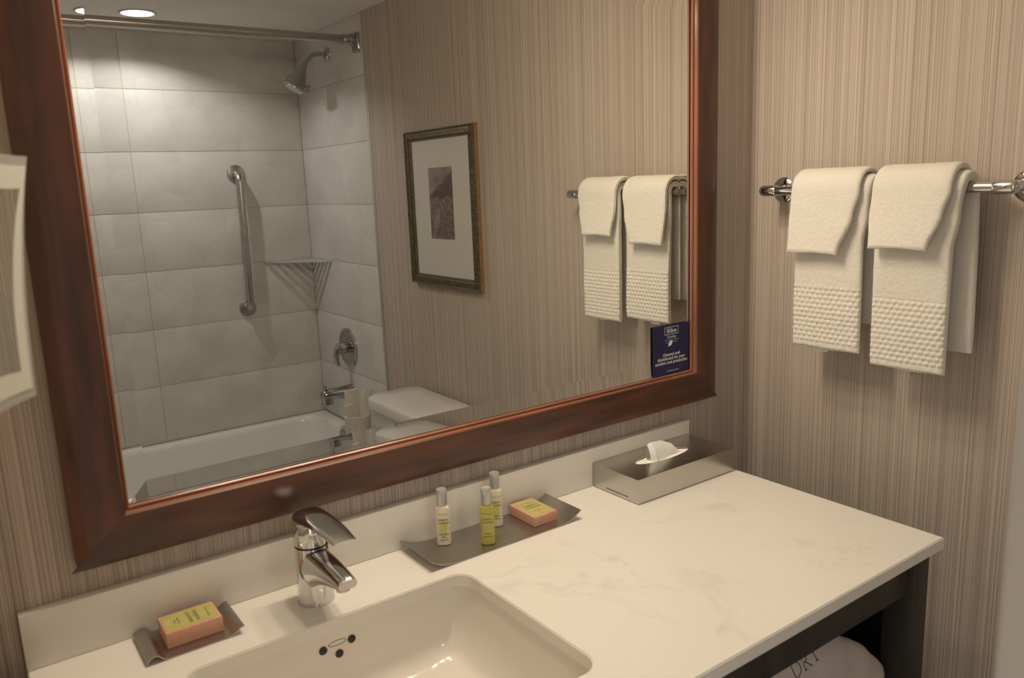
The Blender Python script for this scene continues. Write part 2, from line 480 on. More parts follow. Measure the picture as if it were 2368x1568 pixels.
def tube(bm, pts, r, seg=14, cap=True):
    pts = [Vector(p) for p in pts]
    rings = []; s = None
    for i, p in enumerate(pts):
        d = (pts[min(i + 1, len(pts) - 1)] - pts[max(i - 1, 0)]).normalized()
        if s is None: _, s, t = frame_axes(d)
        else:
            s = (s - d * s.dot(d)).normalized()
        t = d.cross(s)
        rr = r[i] if isinstance(r, (list, tuple)) else r
        rings.append([bm.verts.new(p + (s * math.cos(2 * PI * k / seg) + t * math.sin(2 * PI * k / seg)) * rr) for k in range(seg)])
    for a, b in zip(rings, rings[1:]):
        for i in range(seg):
            j = (i + 1) % seg
            bm.faces.new((a[i], a[j], b[j], b[i]))
    if cap: bm.faces.new(rings[0][::-1]); bm.faces.new(rings[-1])

def arc_pts(c, a0, a1, r, n, ux, uy):
    c = Vector(c); ux = Vector(ux); uy = Vector(uy)
    return [c + ux * (r * math.cos(a0 + (a1 - a0) * i / n)) + uy * (r * math.sin(a0 + (a1 - a0) * i / n)) for i in range(n + 1)]

def rrect(x0, x1, y0, y1, r, n=8):
    pts = []
    r = min(r, (x1 - x0) / 2 - 1e-5, (y1 - y0) / 2 - 1e-5)
    for cx, cy, a0 in ((x1 - r, y1 - r, 0), (x0 + r, y1 - r, PI / 2), (x0 + r, y0 + r, PI), (x1 - r, y0 + r, 1.5 * PI)):
        for i in range(n + 1):
            a = a0 + PI / 2 * i / n
            pts.append((cx + r * math.cos(a), cy + r * math.sin(a)))
    return pts

def loft(bm, sections, cap0=False, cap1=False):
    rings = [[bm.verts.new(p) for p in s] for s in sections]
    n = len(rings[0])
    for a, b in zip(rings, rings[1:]):
        for i in range(n):
            j = (i + 1) % n
            bm.faces.new((a[i], a[j], b[j], b[i]))
    if cap0: bm.faces.new(rings[0][::-1])
    if cap1: bm.faces.new(rings[-1])
    return rings

def loft_rr(bm, secs, cap0=False, cap1=False, n=8):
    return loft(bm, [[(x, y, z) for x, y in rrect(x0, x1, y0, y1, r, n)] for x0, x1, y0, y1, r, z in secs], cap0, cap1)

def plate_hole(bm, outer, hole, z):
    """flat face with a hole; returns (outer verts, hole verts)"""
    vo = [bm.verts.new((x, y, z)) for x, y in outer]; vh = [bm.verts.new((x, y, z)) for x, y in hole]
    es = [bm.edges.new((v[i], v[(i + 1) % len(v)])) for v in (vo, vh) for i in range(len(v))]
    bmesh.ops.triangle_fill(bm, use_beauty=True, use_dissolve=False, edges=es)
    return vo, vh

SERIF = str.maketrans({**{chr(65 + i): chr(0x1D400 + i) for i in range(26)}, **{chr(97 + i): chr(0x1D41A + i) for i in range(26)}})
SANSB = str.maketrans({**{chr(65 + i): chr(0x1D5D4 + i) for i in range(26)}, **{chr(97 + i): chr(0x1D5EE + i) for i in range(26)}})
def text_geo(body, size, serif=False, align='CENTER', sx=1.0):
    c = bpy.data.curves.new('lettering_tmp', 'FONT')
    c.body = body.translate(SANSB) if serif == 2 else (body.translate(SERIF) if serif else body)
    c.size = size; c.align_x = align; c.align_y = 'CENTER'; c.resolution_u = 2; c.space_line = 1.0
    o = bpy.data.objects.new('lettering_tmp', c); COL.objects.link(o)
    bpy.context.view_layer.update()
    dg = bpy.context.evaluated_depsgraph_get()
    me = o.evaluated_get(dg).to_mesh()
    vs = [(v.co.x * sx, v.co.y) for v in me.vertices]; fs = [tuple(p.vertices) for p in me.polygons]
    o.evaluated_get(dg).to_mesh_clear()
    bpy.data.objects.remove(o); bpy.data.curves.remove(c)
    return vs, fs

def lettering(name, items, fmap, mat, parent):
    """items: (body, size, cx, cy, serif, sx); fmap maps flat (u, v) to a 3D point"""
    V, F = [], []
    for it in items:
        body, size, cx, cy, serif, sx = it
        vs, fs = text_geo(body, size, serif, 'CENTER', sx)
        k = len(V)
        V += [fmap(cx + x, cy + y) for x, y in vs]; F += [tuple(i + k for i in f) for f in fs]
    me = bpy.data.meshes.new(name); me.from_pydata([tuple(v) for v in V], [], F); me.materials.append(mat)
    o = bpy.data.objects.new(name, me); COL.objects.link(o); attach(o, parent)
    o['kind'] = 'stuff'
    return o

# ================================================================== THE SETTING
bm = bmesh.new(); box(bm, XW - 1.0, 0.1, YB - 0.1, 0.1, -0.1, 0.0)
struct(finish(bm, 'floor', M_FLOOR, smooth=0))

# mirror wall, wall with the towel bar (its tiled end lies behind the tiles), tub wall, left wall with the doorway
struct(boxo('wall_back', M_WALL, (XW - 0.12, 0.12, 0.0, 0.1, 0.0, CEIL)))
bm = bmesh.new(); box(bm, 0.0, 0.1, YT, 0.0, 0, CEIL)
wr = struct(finish(bm, 'wall_right', M_WALL, smooth=0))
bm = bmesh.new(); box(bm, 0.0022, 0.1, YB - 0.1, YT, 0, CEIL)
finish(bm, 'grout', M_GROUT, wr, smooth=0)
wf = struct(boxo('wall_front', M_GROUT, (XW - 0.12, 0.1, YB - 0.108, YB - 0.0022, 0, CEIL)))
bm = bmesh.new()
DY0, DY1 = -1.80, -0.93
box(bm, XW - 0.12, XW, DY1, 0.0, 0, CEIL); box(bm, XW - 0.12, XW, YT, DY0, 0, CEIL)
box(bm, XW - 0.12, XW, DY0, DY1, 2.04, CEIL)
wl = struct(finish(bm, 'wall_left', M_WALL, smooth=0))
bm = bmesh.new(); box(bm, XW - 0.12, XW - 0.0022, YB, YT, 0, CEIL)
finish(bm, 'grout', M_GROUT, wl, smooth=0)

# tiles, one object each, sharing mesh data between equal ones
TILE_CACHE = {}
def tile(parent, a0, a1, z0, z1, side):
    g = 0.0012
    key = (round(a1 - a0, 4), round(z1 - z0, 4), side)
    if key not in TILE_CACHE:
        bm = bmesh.new()
        wd, h = a1 - a0 - 2 * g, z1 - z0 - 2 * g
        if side == 'F': box(bm, -wd / 2, wd / 2, -0.008, 0, -h / 2, h / 2)
        elif side == 'R': box(bm, 0, 0.008, -wd / 2, wd / 2, -h / 2, h / 2)
        else: box(bm, -0.008, 0, -wd / 2, wd / 2, -h / 2, h / 2)
        es = [e for e in bm.edges if all((abs(v.co.y) if side == 'F' else abs(v.co.x)) < 1e-6 for v in e.verts)]
        bmesh.ops.bevel(bm, geom=es, offset=0.0016, segments=2, profile=0.6, affect='EDGES')
        o = finish(bm, 'tile', M_TILE, parent); TILE_CACHE[key] = o.data
    else:
        o = bpy.data.objects.new('tile', TILE_CACHE[key]); COL.objects.link(o); attach(o, parent)
    c, zc = (a0 + a1) / 2, (z0 + z1) / 2
    o.location = (c, YB, zc) if side == 'F' else ((0, c, zc) if side == 'R' else (XW, c, zc))
for z1, z0 in zip(ROWS, ROWS[1:]):
    tile(wf, -0.762, 0.0, z0, z1, 'F')
    tile(wf, XW, -0.762, z0, z1, 'F')
    tile(wr, YB, YT - 0.012, z0, z1, 'R')
    tile(wl, YB, YT - 0.012, z0, z1, 'L')
struct(boxo('trim_1', M_ALU, (-0.004, 0.009, YT - 0.012, YT + 0.004, 0.02, CEIL - 0.001), bev=0.001))

# ceiling with the round cut-out of the downlight
LX, LY = -0.747, -2.268
bm = bmesh.new()
hole = [(LX + 0.058 * math.cos(2 * PI * i / 40), LY + 0.058 * math.sin(2 * PI * i / 40)) for i in range(40)]
plate_hole(bm, [(XW - 0.12, YB - 0.1), (0.1, YB - 0.1), (0.1, 0.1), (XW - 0.12, 0.1)], hole, CEIL)
struct(finish(bm, 'ceiling', M_CEIL, smooth=0))

t = thing('recessed_downlight', 'round lit recessed ceiling light over the bathtub', 'ceiling light', (LX, LY, CEIL))
bm = bmesh.new(); lathe(bm, [(0.066, -0.0035), (0.064, -0.005), (0.058, -0.004), (0.057, 0.03)], (LX, LY, CEIL), seg=40, cap0=False, cap1=False)
finish(bm, 'trim_ring', M_TRIMW, t)
bm = bmesh.new(); lathe(bm, [(0.058, 0.026), (0.066, 0.026), (0.066, 0.09)], (LX, LY, CEIL), seg=40, cap0=False, cap1=True)
finish(bm, 'housing', M_TRIMW, t)
bm = bmesh.new(); lathe(bm, [(0.052, 0.027), (0.052, 0.024)], (LX, LY, CEIL), seg=24)
finish(bm, 'lens', M_LENS, t)
def disk_lamp(name, radius, power, col, loc, parent):
    ld = bpy.data.lights.new(name, 'AREA'); ld.shape = 'DISK'; ld.size = 2 * radius; ld.energy = power; ld.color = col
    lo_ = bpy.data.objects.new(name, ld); COL.objects.link(lo_); lo_.location = loc      # shines straight down
    attach(lo_, parent)
disk_lamp('lamp', 0.017, DOWN_W, DOWN_COL, (LX, LY, CEIL + 0.0225), t)

# door leaf standing open beside the camera
HB_ = Vector((-1.1357, -1.0475, 0)); du = Vector((0.45, 0.893, 0)).normalized(); dn = Vector((-du.y, du.x, 0))
d1 = thing('door_1', 'beige painted door leaf standing open at the edge of the picture', 'door', HB_ - du * 0.80)
d1['kind'] = 'structure'
bm = bmesh.new()
q = [HB_, HB_ + dn * 0.037, HB_ + dn * 0.037 - du * 0.80, HB_ - du * 0.80]
lo = [bm.verts.new(v + Vector((0, 0, 0.01))) for v in q]; hi = [bm.verts.new(v + Vector((0, 0, 2.03))) for v in q]
for i in range(4): bm.faces.new((lo[i], lo[(i + 1) % 4], hi[(i + 1) % 4], hi[i]))
bm.faces.new(lo[::-1]); bm.faces.new(hi)
bmesh.ops.bevel(bm, geom=bm.edges[:], offset=0.002, segments=2, affect='EDGES')
finish(bm, 'door_leaf', M_DOOR, d1)
bm = bmesh.new()
for sgn, base in ((1, HB_ + dn * 0.037),):
    c = base - du * 0.06 + Vector((0, 0, 1.0)); nn = dn * sgn
    lathe(bm, [(0.026, 0), (0.026, 0.006), (0.011, 0.008), (0.010, 0.045)], c, nn, 20)
    tube(bm, [c + nn * 0.040, c + nn * 0.044 - du * 0.03, c + nn * 0.042 - du * 0.11], [0.009, 0.009, 0.007], 12)
finish(bm, 'door_handle', M_SATIN, d1)

# ================================================================== MIRROR
GX0, GX1, GZ0, GZ1 = -1.330, -0.2125, 1.0500, 1.812      # visible glass
OX0, OX1, OZ0, OZ1 = -1.4027, -0.1410, 0.9855, 1.880     # outer frame
GY = -0.0092
mir = thing('wall_mirror', 'large wall mirror in a dark reddish-brown wooden frame', 'mirror', (-0.772, 0, OZ0))
bm = bmesh.new()
bw = 0.0285; bs = 0.0262; dz = 0.00098
ins = [(GX0 + bs, GZ0 + bw), (GX1 - bs, GZ0 + bw), (GX1 - bs, GZ1 - bw), (GX0 + bs, GZ1 - bw)]
ous = [(GX0 - 0.004, GZ0 - 0.004), (GX1 + 0.004, GZ0 - 0.004), (GX1 + 0.004, GZ1 + 0.004), (GX0 - 0.004, GZ1 + 0.004)]
vi = [bm.verts.new((x, GY, z)) for x, z in ins]
bm.faces.new(vi)
for i, tilt in enumerate((2.4, 1.84, 2.4, 1.84)):          # ground edges: lower, right, upper, left
    j = (i + 1) % 4
    wd_ = (bw if i % 2 == 0 else bs) + 0.004
    d_ = wd_ * math.tan(math.radians(tilt))
    o0 = bm.verts.new((ous[i][0], GY - d_, ous[i][1])); o1 = bm.verts.new((ous[j][0], GY - d_, ous[j][1]))
    bm.faces.new((vi[i], vi[j], o1, o0))
    b0 = bm.verts.new((ous[i][0], GY + 0.006, ous[i][1])); b1 = bm.verts.new((ous[j][0], GY + 0.006, ous[j][1]))
    bm.faces.new((o0, o1, b1, b0))
bm.faces.new([bm.verts.new((x, GY + 0.006, z)) for x, z in reversed(ous)])
finish(bm, 'glass', M_MIRROR, mir, smooth=0)

# four mitred rails: local X runs along the rail (for the grain), Y out of the wall, Z outward from the glass
PROF = [(0.000, 0.0122), (0.000, 0.0150), (0.0012, 0.0168), (0.0028, 0.0172), (0.0042, 0.0162), (0.0050, 0.0158), (0.0058, 0.0182), (0.0070, 0.0238),
        (0.0090, 0.0260), (0.030, 0.0260), (0.052, 0.0252), (0.068, 0.0240), (0.0715, 0.0225), (1.0, 0.0200), (1.0, 0.0005)]
def rail(length_in, off0, off1, wid, origin, rot, name='frame_rail'):
    """length_in = visible inner length, mitred at 45 degrees over the rail width"""
    objs = []
    def sect(pr):
        bm = bmesh.new()
        r0 = []; r1 = []
        for o_, d_ in pr:
            o_ = wid if o_ == 1.0 else o_
            k0 = o_ * off0 / wid; k1 = o_ * off1 / wid
            r0.append(bm.verts.new((-length_in / 2 - k0, -d_, o_))); r1.append(bm.verts.new((length_in / 2 + k1, -d_, o_)))
        for i in range(len(pr)):
            j = (i + 1) % len(pr)
            bm.faces.new((r0[i], r0[j], r1[j], r1[i]))
        bm.faces.new(r0[::-1]); bm.faces.new(r1)
        return bm
    for nm, pr, mt in ((name, PROF[7:] + [(0.0068, 0.0005)], M_FRAME), ('inner_bead', PROF[:8] + [(0.0069, 0.0122)], M_LIP)):
        o = finish(sect(pr), nm, mt, None, smooth=28)
        o.rotation_euler = rot; o.location = origin
        if nm == name: attach_keep(o, mir); base = o
        else: attach_keep(o, base)
def attach_keep(o, parent):
    M0 = world_of(o); attach(o, parent); return M0
wb, wt_, wl_, wr_ = GZ0 - OZ0, OZ1 - GZ1, GX0 - OX0, OX1 - GX1
gcx, gcz = (GX0 + GX1) / 2, (GZ0 + GZ1) / 2
rail(GX1 - GX0, wr_, wl_, wb, (gcx, 0, GZ0), (0, PI, 0))                    # bottom
rail(GX1 - GX0, wl_, wr_, wt_, (gcx, 0, GZ1), (0, 0, 0))                    # top
rail(GZ1 - GZ0, wb, wt_, wl_, (GX0, 0, gcz), (0, -PI / 2, 0))               # left
rail(GZ1 - GZ0, wt_, wb, wr_, (GX1, 0, gcz), (0, PI / 2, 0))                # right

# navy notice card tucked in the corner of the mirror
card = thing('notice_card', 'square navy blue notice card with white lettering in the mirror corner', 'card', (-0.27, -0.012, 1.051))
CY = -0.0132
bm = bmesh.new()
cp = [(-0.3235, 1.0512), (-0.2172, 1.0512), (-0.2172, 1.1560), (-0.3235, 1.1560)]
a = [bm.verts.new((x, CY, z)) for x, z in cp]; b_ = [bm.verts.new((x, CY + 0.001, z)) for x, z in cp]
bm.faces.new(a); bm.faces.new(b_[::-1])
for i in range(4): bm.faces.new((a[i], b_[i], b_[(i + 1) % 4], a[(i + 1) % 4]))
finish(bm, 'card_sheet', M_NAVY, card, smooth=0)
fm = lambda u, v: (-0.2703 + u, CY - 0.0003, 1.1036 + v)
lettering('lettering', [('Hilton', 0.0135, 0.001, 0.0400, True, 0.80), ('CleanStay', 0.0080, 0.001, 0.0270, False, 0.86),
                        ('Cleaned and', 0.0088, 0.001, -0.0105, 2, 0.95), ('disinfected for your', 0.0088, 0.001, -0.0190, 2, 0.95),
                        ('comfort and protection.', 0.0088, 0.001, -0.0275, 2, 0.93)], fm, M_WHITE, card)
bm = bmesh.new()
def strip(bm, x0, x1, z0, z1, y):
    vs = [bm.verts.new((x, y, z)) for x, z in ((x0, z0), (x1, z0), (x1, z1), (x0, z1))]; bm.faces.new(vs)
def cstrip(bm, u0, u1, v0, v1): strip(bm, -0.2703 + u0, -0.2703 + u1, 1.1036 + v0, 1.1036 + v1, CY - 0.0003)
for r in ((-0.0195, 0.0215, 0.0475, 0.0485), (-0.0195, 0.0215, 0.0320, 0.0330), (-0.0195, -0.0185, 0.0320, 0.0485), (0.0205, 0.0215, 0.0320, 0.0485),
          (-0.0195, 0.0215, 0.0205, 0.0211), (-0.0165, -0.0105, 0.0150, 0.0157), (0.0045, 0.0185, 0.0160, 0.0167), (-0.012, 0.023, -0.0462, -0.0452)):
    cstrip(bm, *r)
finish(bm, 'ruled_lines', M_WHITE, card, smooth=0)['kind'] = 'stuff'
bm = bmesh.new()
vs = [bm.verts.new((-0.2703 + u, CY - 0.0004, 1.1036 + v)) for u, v in ((-0.0095, 0.0085), (-0.0065, 0.0175), (-0.001, 0.0195), (0.004, 0.0175), (0.002, 0.0105), (-0.004, 0.0075))]
bm.faces.new(vs)
finish(bm, 'emblem', M_WHITE, card, smooth=0)
bm = bmesh.new()
for r in ((-0.019, 0.031, -0.0390, -0.0381), (-0.019, 0.031, -0.0422, -0.0413)): cstrip(bm, *r)
finish(bm, 'fine_print', M_PALEBLUE, card, smooth=0)['kind'] = 'stuff'

# ================================================================== VANITY LIGHT (above the mirror, out of the picture)
VL = thing('vanity_light', 'three-shade vanity light on the wall above the mirror', 'wall light', (-0.772, 0, 1.94))
boxo('back_plate', M_SATIN, (-1.10, -0.44, -0.022, 0.0, 1.955, 2.015), VL, 0.004)
for sx in (-0.98, -0.79, -0.60):
    bm = bmesh.new(); tube(bm, [(sx, -0.02, 1.985), (sx, -0.075, 1.985), (sx, -0.095, 1.995), (sx, -0.10, 2.02)], 0.008, 12)
    am = finish(bm, 'arm', M_SATIN, VL)
    bm = bmesh.new(); lathe(bm, [(0.028, 0.0), (0.042, -0.01), (0.046, -0.10), (0.042, -0.105)], (sx, -0.10, 2.03), seg=20)
    finish(bm, 'lamp_shade', M_SHADE, VL)
    disk_lamp('bulb', 0.040, VANITY_DOWN, VANITY_COL, (sx, -0.10, 2.03 - 0.1065), VL)

# ================================================================== VANITY
cab = thing('vanity_cabinet', 'dark stained open vanity frame under the white countertop', 'cabinet', (-0.85, -0.29, 0))
VX0, VX1, VYF, VYB = -1.462, -0.232, -0.553, -0.012
for lx in (VX0, VX1 - 0.048):
    for ly in (VYF, VYB - 0.05):
        boxo('leg', M_DARKWOOD, (lx, lx + 0.048, ly, ly + 0.05, 0.0, 0.8395), cab, 0.0015)
boxo('apron', M_DARKWOOD, (VX0 + 0.048, VX1 - 0.048, -0.545, -0.525, 0.772, 0.8395), cab, 0.001)
boxo('apron', M_DARKWOOD, (VX0 + 0.048, VX1 - 0.048, VYB - 0.03, VYB - 0.01, 0.30, 0.8395), cab, 0.001)
for lx in (VX0 + 0.008, VX1 - 0.040):
    boxo('side_panel', M_BLACK, (lx, lx + 0.030, VYF + 0.05, VYB - 0.05, 0.40, 0.8395), cab)
boxo('shelf', M_DARKWOOD, (VX0 + 0.01, VX1 - 0.01, VYF + 0.006, VYB - 0.006, 0.435, 0.460), cab, 0.001)

ctop = thing('vanity_countertop', 'white veined quartz countertop with a low backsplash', 'countertop', (-0.846, -0.28, 0.84))
SX0, SX1, SY0, SY1, SR = -1.320, -0.8885, -0.474, -0.1505, 0.028
bm = bmesh.new()
outer = [(-1.476, -0.5665), (-0.2165, -0.5665), (-0.2165, -0.001), (-1.476, -0.001)]
hole = rrect(SX0, SX1, SY0, SY1, SR, 10)
vo, vh = plate_hole(bm, outer, hole, CT)
top = bm.faces[:]
ex = bmesh.ops.extrude_face_region(bm, geom=top)
for v in [g for g in ex['geom'] if isinstance(g, bmesh.types.BMVert)]: v.co.z -= 0.020
bmesh.ops.recalc_face_normals(bm, faces=bm.faces[:])
es = [e for e in bm.edges if len(e.link_faces) == 2 and e.calc_face_angle(0) > 1.2 and abs(e.verts[0].co.z - CT) < 1e-5 and abs(e.verts[1].co.z - CT) < 1e-5]
bmesh.ops.bevel(bm, geom=es, offset=0.0016, segments=2, affect='EDGES')
finish(bm, 'slab', M_QUARTZ, ctop, smooth=35)
boxo('backsplash', M_QUARTZ, (-1.476, -0.2165, -0.0165, -0.0005, CT + 0.0003, CT + 0.0785), ctop, 0.001)

# undermount basin
basin = thing('sink_basin', 'rectangular biscuit-white undermount sink basin', 'sink', (-1.104, -0.312, 0.70))
bm = bmesh.new()
cx0, cx1, cy0, cy1 = SX0 - 0.006, SX1 + 0.006, SY0 - 0.006, SY1 + 0.010
loft_rr(bm, [(cx0 - 0.02, cx1 + 0.02, cy0 - 0.02, cy1 + 0.02, 0.045, 0.8395), (cx0, cx1, cy0, cy1, 0.03, 0.8395),
             (cx0 + 0.002, cx1 - 0.002, cy0 + 0.002, cy1 - 0.001, 0.03, 0.832),
             (cx0 + 0.005, cx1 - 0.008, cy0 + 0.008, cy1 - 0.004, 0.032, 0.80), (cx0 + 0.012, cx1 - 0.018, cy0 + 0.02, cy1 - 0.010, 0.036, 0.765),
             (cx0 + 0.020, cx1 - 0.028, cy0 + 0.035, cy1 - 0.018, 0.040, 0.746), (cx0 + 0.032, cx1 - 0.042, cy0 + 0.055, cy1 - 0.030, 0.045, 0.735),
             (cx0 + 0.055, cx1 - 0.065, cy0 + 0.085, cy1 - 0.055, 0.05, 0.7295), (cx0 + 0.15, cx1 - 0.15, cy0 + 0.13, cy1 - 0.12, 0.03, 0.725)], cap1=True, n=10)
finish(bm, 'bowl', M_BASIN, basin, smooth=60)
def on_back(x, z):   # basin back wall
    y = cy1 - 0.001 - (0.832 - z) / (0.832 - 0.80) * 0.003
    return Vector((x, y - 0.0004, z))
for hx, hz in ((-1.126, 0.8123), (-1.1025, 0.7994), (-1.0815, 0.8140)):
    bm = bmesh.new(); lathe(bm, [(0.0062, -0.004), (0.0062, 0.0006), (0.0054, 0.0010)], on_back(hx, hz), (0, -1, 0), 20)
    finish(bm, 'overflow_hole', M_BLACK, basin)
bm = bmesh.new()
p = [on_back(-1.1038 + 0.0135 * math.cos(2 * PI * i / 32), 0.8165 + 0.0036 * math.sin(2 * PI * i / 32)) for i in range(33)]
tube(bm, p, 0.0004, 6, cap=False)
finish(bm, 'oval_badge', M_OLIVEP, basin)
bm = bmesh.new(); lathe(bm, [(0.022, 0.0), (0.022, 0.002), (0.016, 0.003), (0.015, -0.001)], (-1.104, -0.31, 0.7255), seg=28)
finish(bm, 'drain', M_CHROME, basin)

# ================================================================== FAUCET
FX, FY = -1.106, -0.081
fau = thing('faucet', 'chrome single-lever faucet behind the sink', 'faucet', (FX, FY, CT))
bm = bmesh.new()
lathe(bm, [(0.0275, 0.0), (0.0275, 0.003), (0.0265, 0.006), (0.0258, 0.03), (0.0252, 0.06), (0.0250, 0.089)], (FX, FY, CT), seg=48)
finish(bm, 'body', M_CHROME, fau)
bm = bmesh.new(); lathe(bm, [(0.0238, 0.0885), (0.0238, 0.0925)], (FX, FY, CT), seg=40)
finish(bm, 'seal_ring', M_BLACK, fau)
def loft_y(bm, secs, n=9):
    """secs: (y, z_top, z_bottom, half_width, crown) rounded sections across X"""
    ss = []
    for y, zt, zb, hw, cr in secs:
        ring = []
        m_ = 2 * n
        for i in range(m_ + 1):
            u = -1 + 2 * i / m_
            e = (1 - abs(u) ** 6)
            ring.append((FX + hw * u, y, zt - cr * u * u - (1 - e) * (zt - zb) * 0.45))
        for i in range(m_ + 1):
            u = 1 - 2 * i / m_
            e = (1 - abs(u) ** 6)
            ring.append((FX + hw * u * 0.999, y, zb + (1 - e) * (zt - zb - cr) * 0.45))
        ss.append(ring)
    return ss
bm = bmesh.new()
lathe(bm, [(0.0250, 0.0922), (0.0252, 0.100), (0.0248, 0.112), (0.0238, 0.123), (0.021, 0.133), (0.015, 0.139), (0.006, 0.141)], (FX, FY, CT), seg=48)
loft(bm, loft_y(bm, [(-0.0560, 0.9860, 0.9780, 0.0140, 0.001), (-0.0580, 0.9920, 0.9740, 0.0185, 0.002), (-0.0640, 0.9985, 0.9720, 0.0222, 0.003),
                     (-0.0760, 1.0035, 0.9730, 0.0240, 0.0035), (-0.0920, 1.0060, 0.9780, 0.0240, 0.0035), (-0.1100, 1.0070, 0.9850, 0.0230, 0.0032),
                     (-0.1280, 1.0068, 0.9920, 0.0222, 0.0028), (-0.1480, 1.0060, 0.9960, 0.0212, 0.0022), (-0.1680, 1.0048, 0.9970, 0.0200, 0.0018),
                     (-0.1900, 1.0022, 0.9955, 0.0184, 0.0015), (-0.2030, 1.0000, 0.9950, 0.0174, 0.0012), (-0.2085, 0.9986, 0.9958, 0.0168, 0.0008)]), cap0=True, cap1=True)
finish(bm, 'lever', M_CHROME, fau, smooth=50)
bm = bmesh.new()
loft(bm, loft_y(bm, [(-0.082, 0.9480, 0.8850, 0.0225, 0.002), (-0.100, 0.9480, 0.8900, 0.0225, 0.003), (-0.115, 0.9482, 0.8980, 0.0215, 0.004),
                     (-0.135, 0.9482, 0.9080, 0.0204, 0.003), (-0.160, 0.9472, 0.9165, 0.0186, 0.0025), (-0.182, 0.9455, 0.9215, 0.0166, 0.002),
                     (-0.198, 0.9438, 0.9245, 0.0152, 0.0015), (-0.2040, 0.9425, 0.9262, 0.0146, 0.0012), (-0.2068, 0.9405, 0.9280, 0.0140, 0.001)]), cap0=True, cap1=True)
sp = finish(bm, 'spout', M_CHROME, fau, smooth=50)
bm = bmesh.new(); lathe(bm, [(0.0098, -0.004), (0.0098, 0.0035), (0.0085, 0.0042)], (FX, -0.188, 0.9225), (0, -0.1, -1), 28)
finish(bm, 'aerator', M_SATIN, sp)

# ================================================================== COUNTER ITEMS
def sheet(bm, prof, y0, y1, th=0.0014):
    """bent metal sheet: profile of (x, z) swept along y"""
    n = len(prof); up = []
    for i, (x, z) in enumerate(prof):
        a = prof[max(i - 1, 0)]; b = prof[min(i + 1, n - 1)]
        tx, tz = b[0] - a[0], b[1] - a[1]; l = math.hypot(tx, tz)
        up.append((x - tz / l * th, z + tx / l * th))
    sec = lambda y: [(x, y, z) for x, z in prof] + [(x, y, z) for x, z in reversed(up)]
    ss = loft(bm, [sec(y0), sec(y1)], True, True)

def curve_prof(keys, n=6):
    """Catmull-Rom through (x, z)"""
    out = []
    k = [keys[0]] + list(keys) + [keys[-1]]
    for i in range(1, len(k) - 2):
        for j in range(n):
            t_ = j / n
            out.append(tuple(0.5 * ((2 * k[i][c]) + (-k[i - 1][c] + k[i + 1][c]) * t_ + (2 * k[i - 1][c] - 5 * k[i][c] + 4 * k[i + 1][c] - k[i + 2][c]) * t_ ** 2
                                    + (-k[i - 1][c] + 3 * k[i][c] - 3 * k[i + 1][c] + k[i + 2][c]) * t_ ** 3) for c in (0, 1)))
    out.append(tuple(keys[-1]))
    return out

bm = bmesh.new()
sheet(bm, curve_prof([(-0.9310, CT + 0.0165), (-0.9240, CT + 0.0125), (-0.9120, CT + 0.0060), (-0.8950, CT + 0.0020), (-0.870, CT + 0.0003), (-0.84, CT + 0.0002), (-0.70, CT + 0.0002), (-0.68, CT + 0.0003),
                      (-0.655, CT + 0.0020), (-0.640, CT + 0.0060), (-0.628, CT + 0.0120), (-0.6195, CT + 0.0175)]), -0.1225, -0.0185)
tag(finish(bm, 'amenity_tray', M_STEEL, smooth=50), 'long brushed steel tray with upturned ends holding toiletry bottles', 'tray')

bm = bmesh.new()
sheet(bm, curve_prof([(-1.3480, CT + 0.0035), (-1.3440, CT + 0.0075), (-1.3380, CT + 0.0100), (-1.3330, CT + 0.0085), (-1.3290, CT + 0.0040), (-1.3240, CT + 0.0012),
                      (-1.312, CT + 0.0003), (-1.30, CT + 0.0002), (-1.26, CT + 0.0002), (-1.2440, CT + 0.0005), (-1.2370, CT + 0.0020), (-1.2300, CT + 0.0065), (-1.2250, CT + 0.0095), (-1.2205, CT + 0.0100)]), -0.106, -0.0195)
tag(finish(bm, 'soap_dish', M_STEEL, smooth=50), 'small brushed steel soap dish with rolled ends left of the faucet', 'soap dish')

def soap(name, label, x0, x1, y0, y1, z0, h, rot_text, tilt=None):
    o = thing(name, label, 'soap', ((x0 + x1) / 2, (y0 + y1) / 2, z0), 'boxed soaps on the counter')
    boxo('carton', M_PEACH, (x0, x1, y0, y1, z0, z0 + h), o, 0.0012)
    zt = z0 + h + 0.0002; bd = 0.0042
    bm = bmesh.new()
    vs = [bm.verts.new(p) for p in ((x0 + bd, y0 + bd, zt), (x1 - bd, y0 + bd, zt), (x1 - bd, y1 - bd, zt), (x0 + bd, y1 - bd, zt))]; bm.faces.new(vs)
    finish(bm, 'label_panel', M_OLIVE, o, smooth=0)
    cx, cy = (x0 + x1) / 2, (y0 + y1) / 2
    if rot_text: fm = lambda u, v: (cx + v, cy - u, zt + 0.0002)
    else: fm = lambda u, v: (cx + u, cy + v, zt + 0.0002)
    lettering('lettering', [('Crabtree & Evelyn', 0.0036, 0, 0.0235 if rot_text else 0.0205, False, 1.0), ('VERBENA', 0.0066, 0, 0.0085, True, 1.0), ('&', 0.0040, 0, 0.0040, True, 1.0), ('LAVENDER', 0.0066, 0, -0.0010, True, 0.95),
                            ('body soap', 0.0042, 0, -0.0150, False, 1.0), ('savon', 0.0042, 0, -0.0200, False, 1.0)], fm, M_OLIVEP, o)
    return o
soap('boxed_soap', 'peach soap carton with chartreuse label lying on the long tray', -0.7075, -0.6555, -0.0985, -0.0215, CT + 0.0018, 0.0185, False)
soap('boxed_soap', 'peach soap carton with chartreuse label lying in the small soap dish', -1.3175, -1.2430, -0.0835, -0.0300, CT + 0.0018, 0.0225, True)

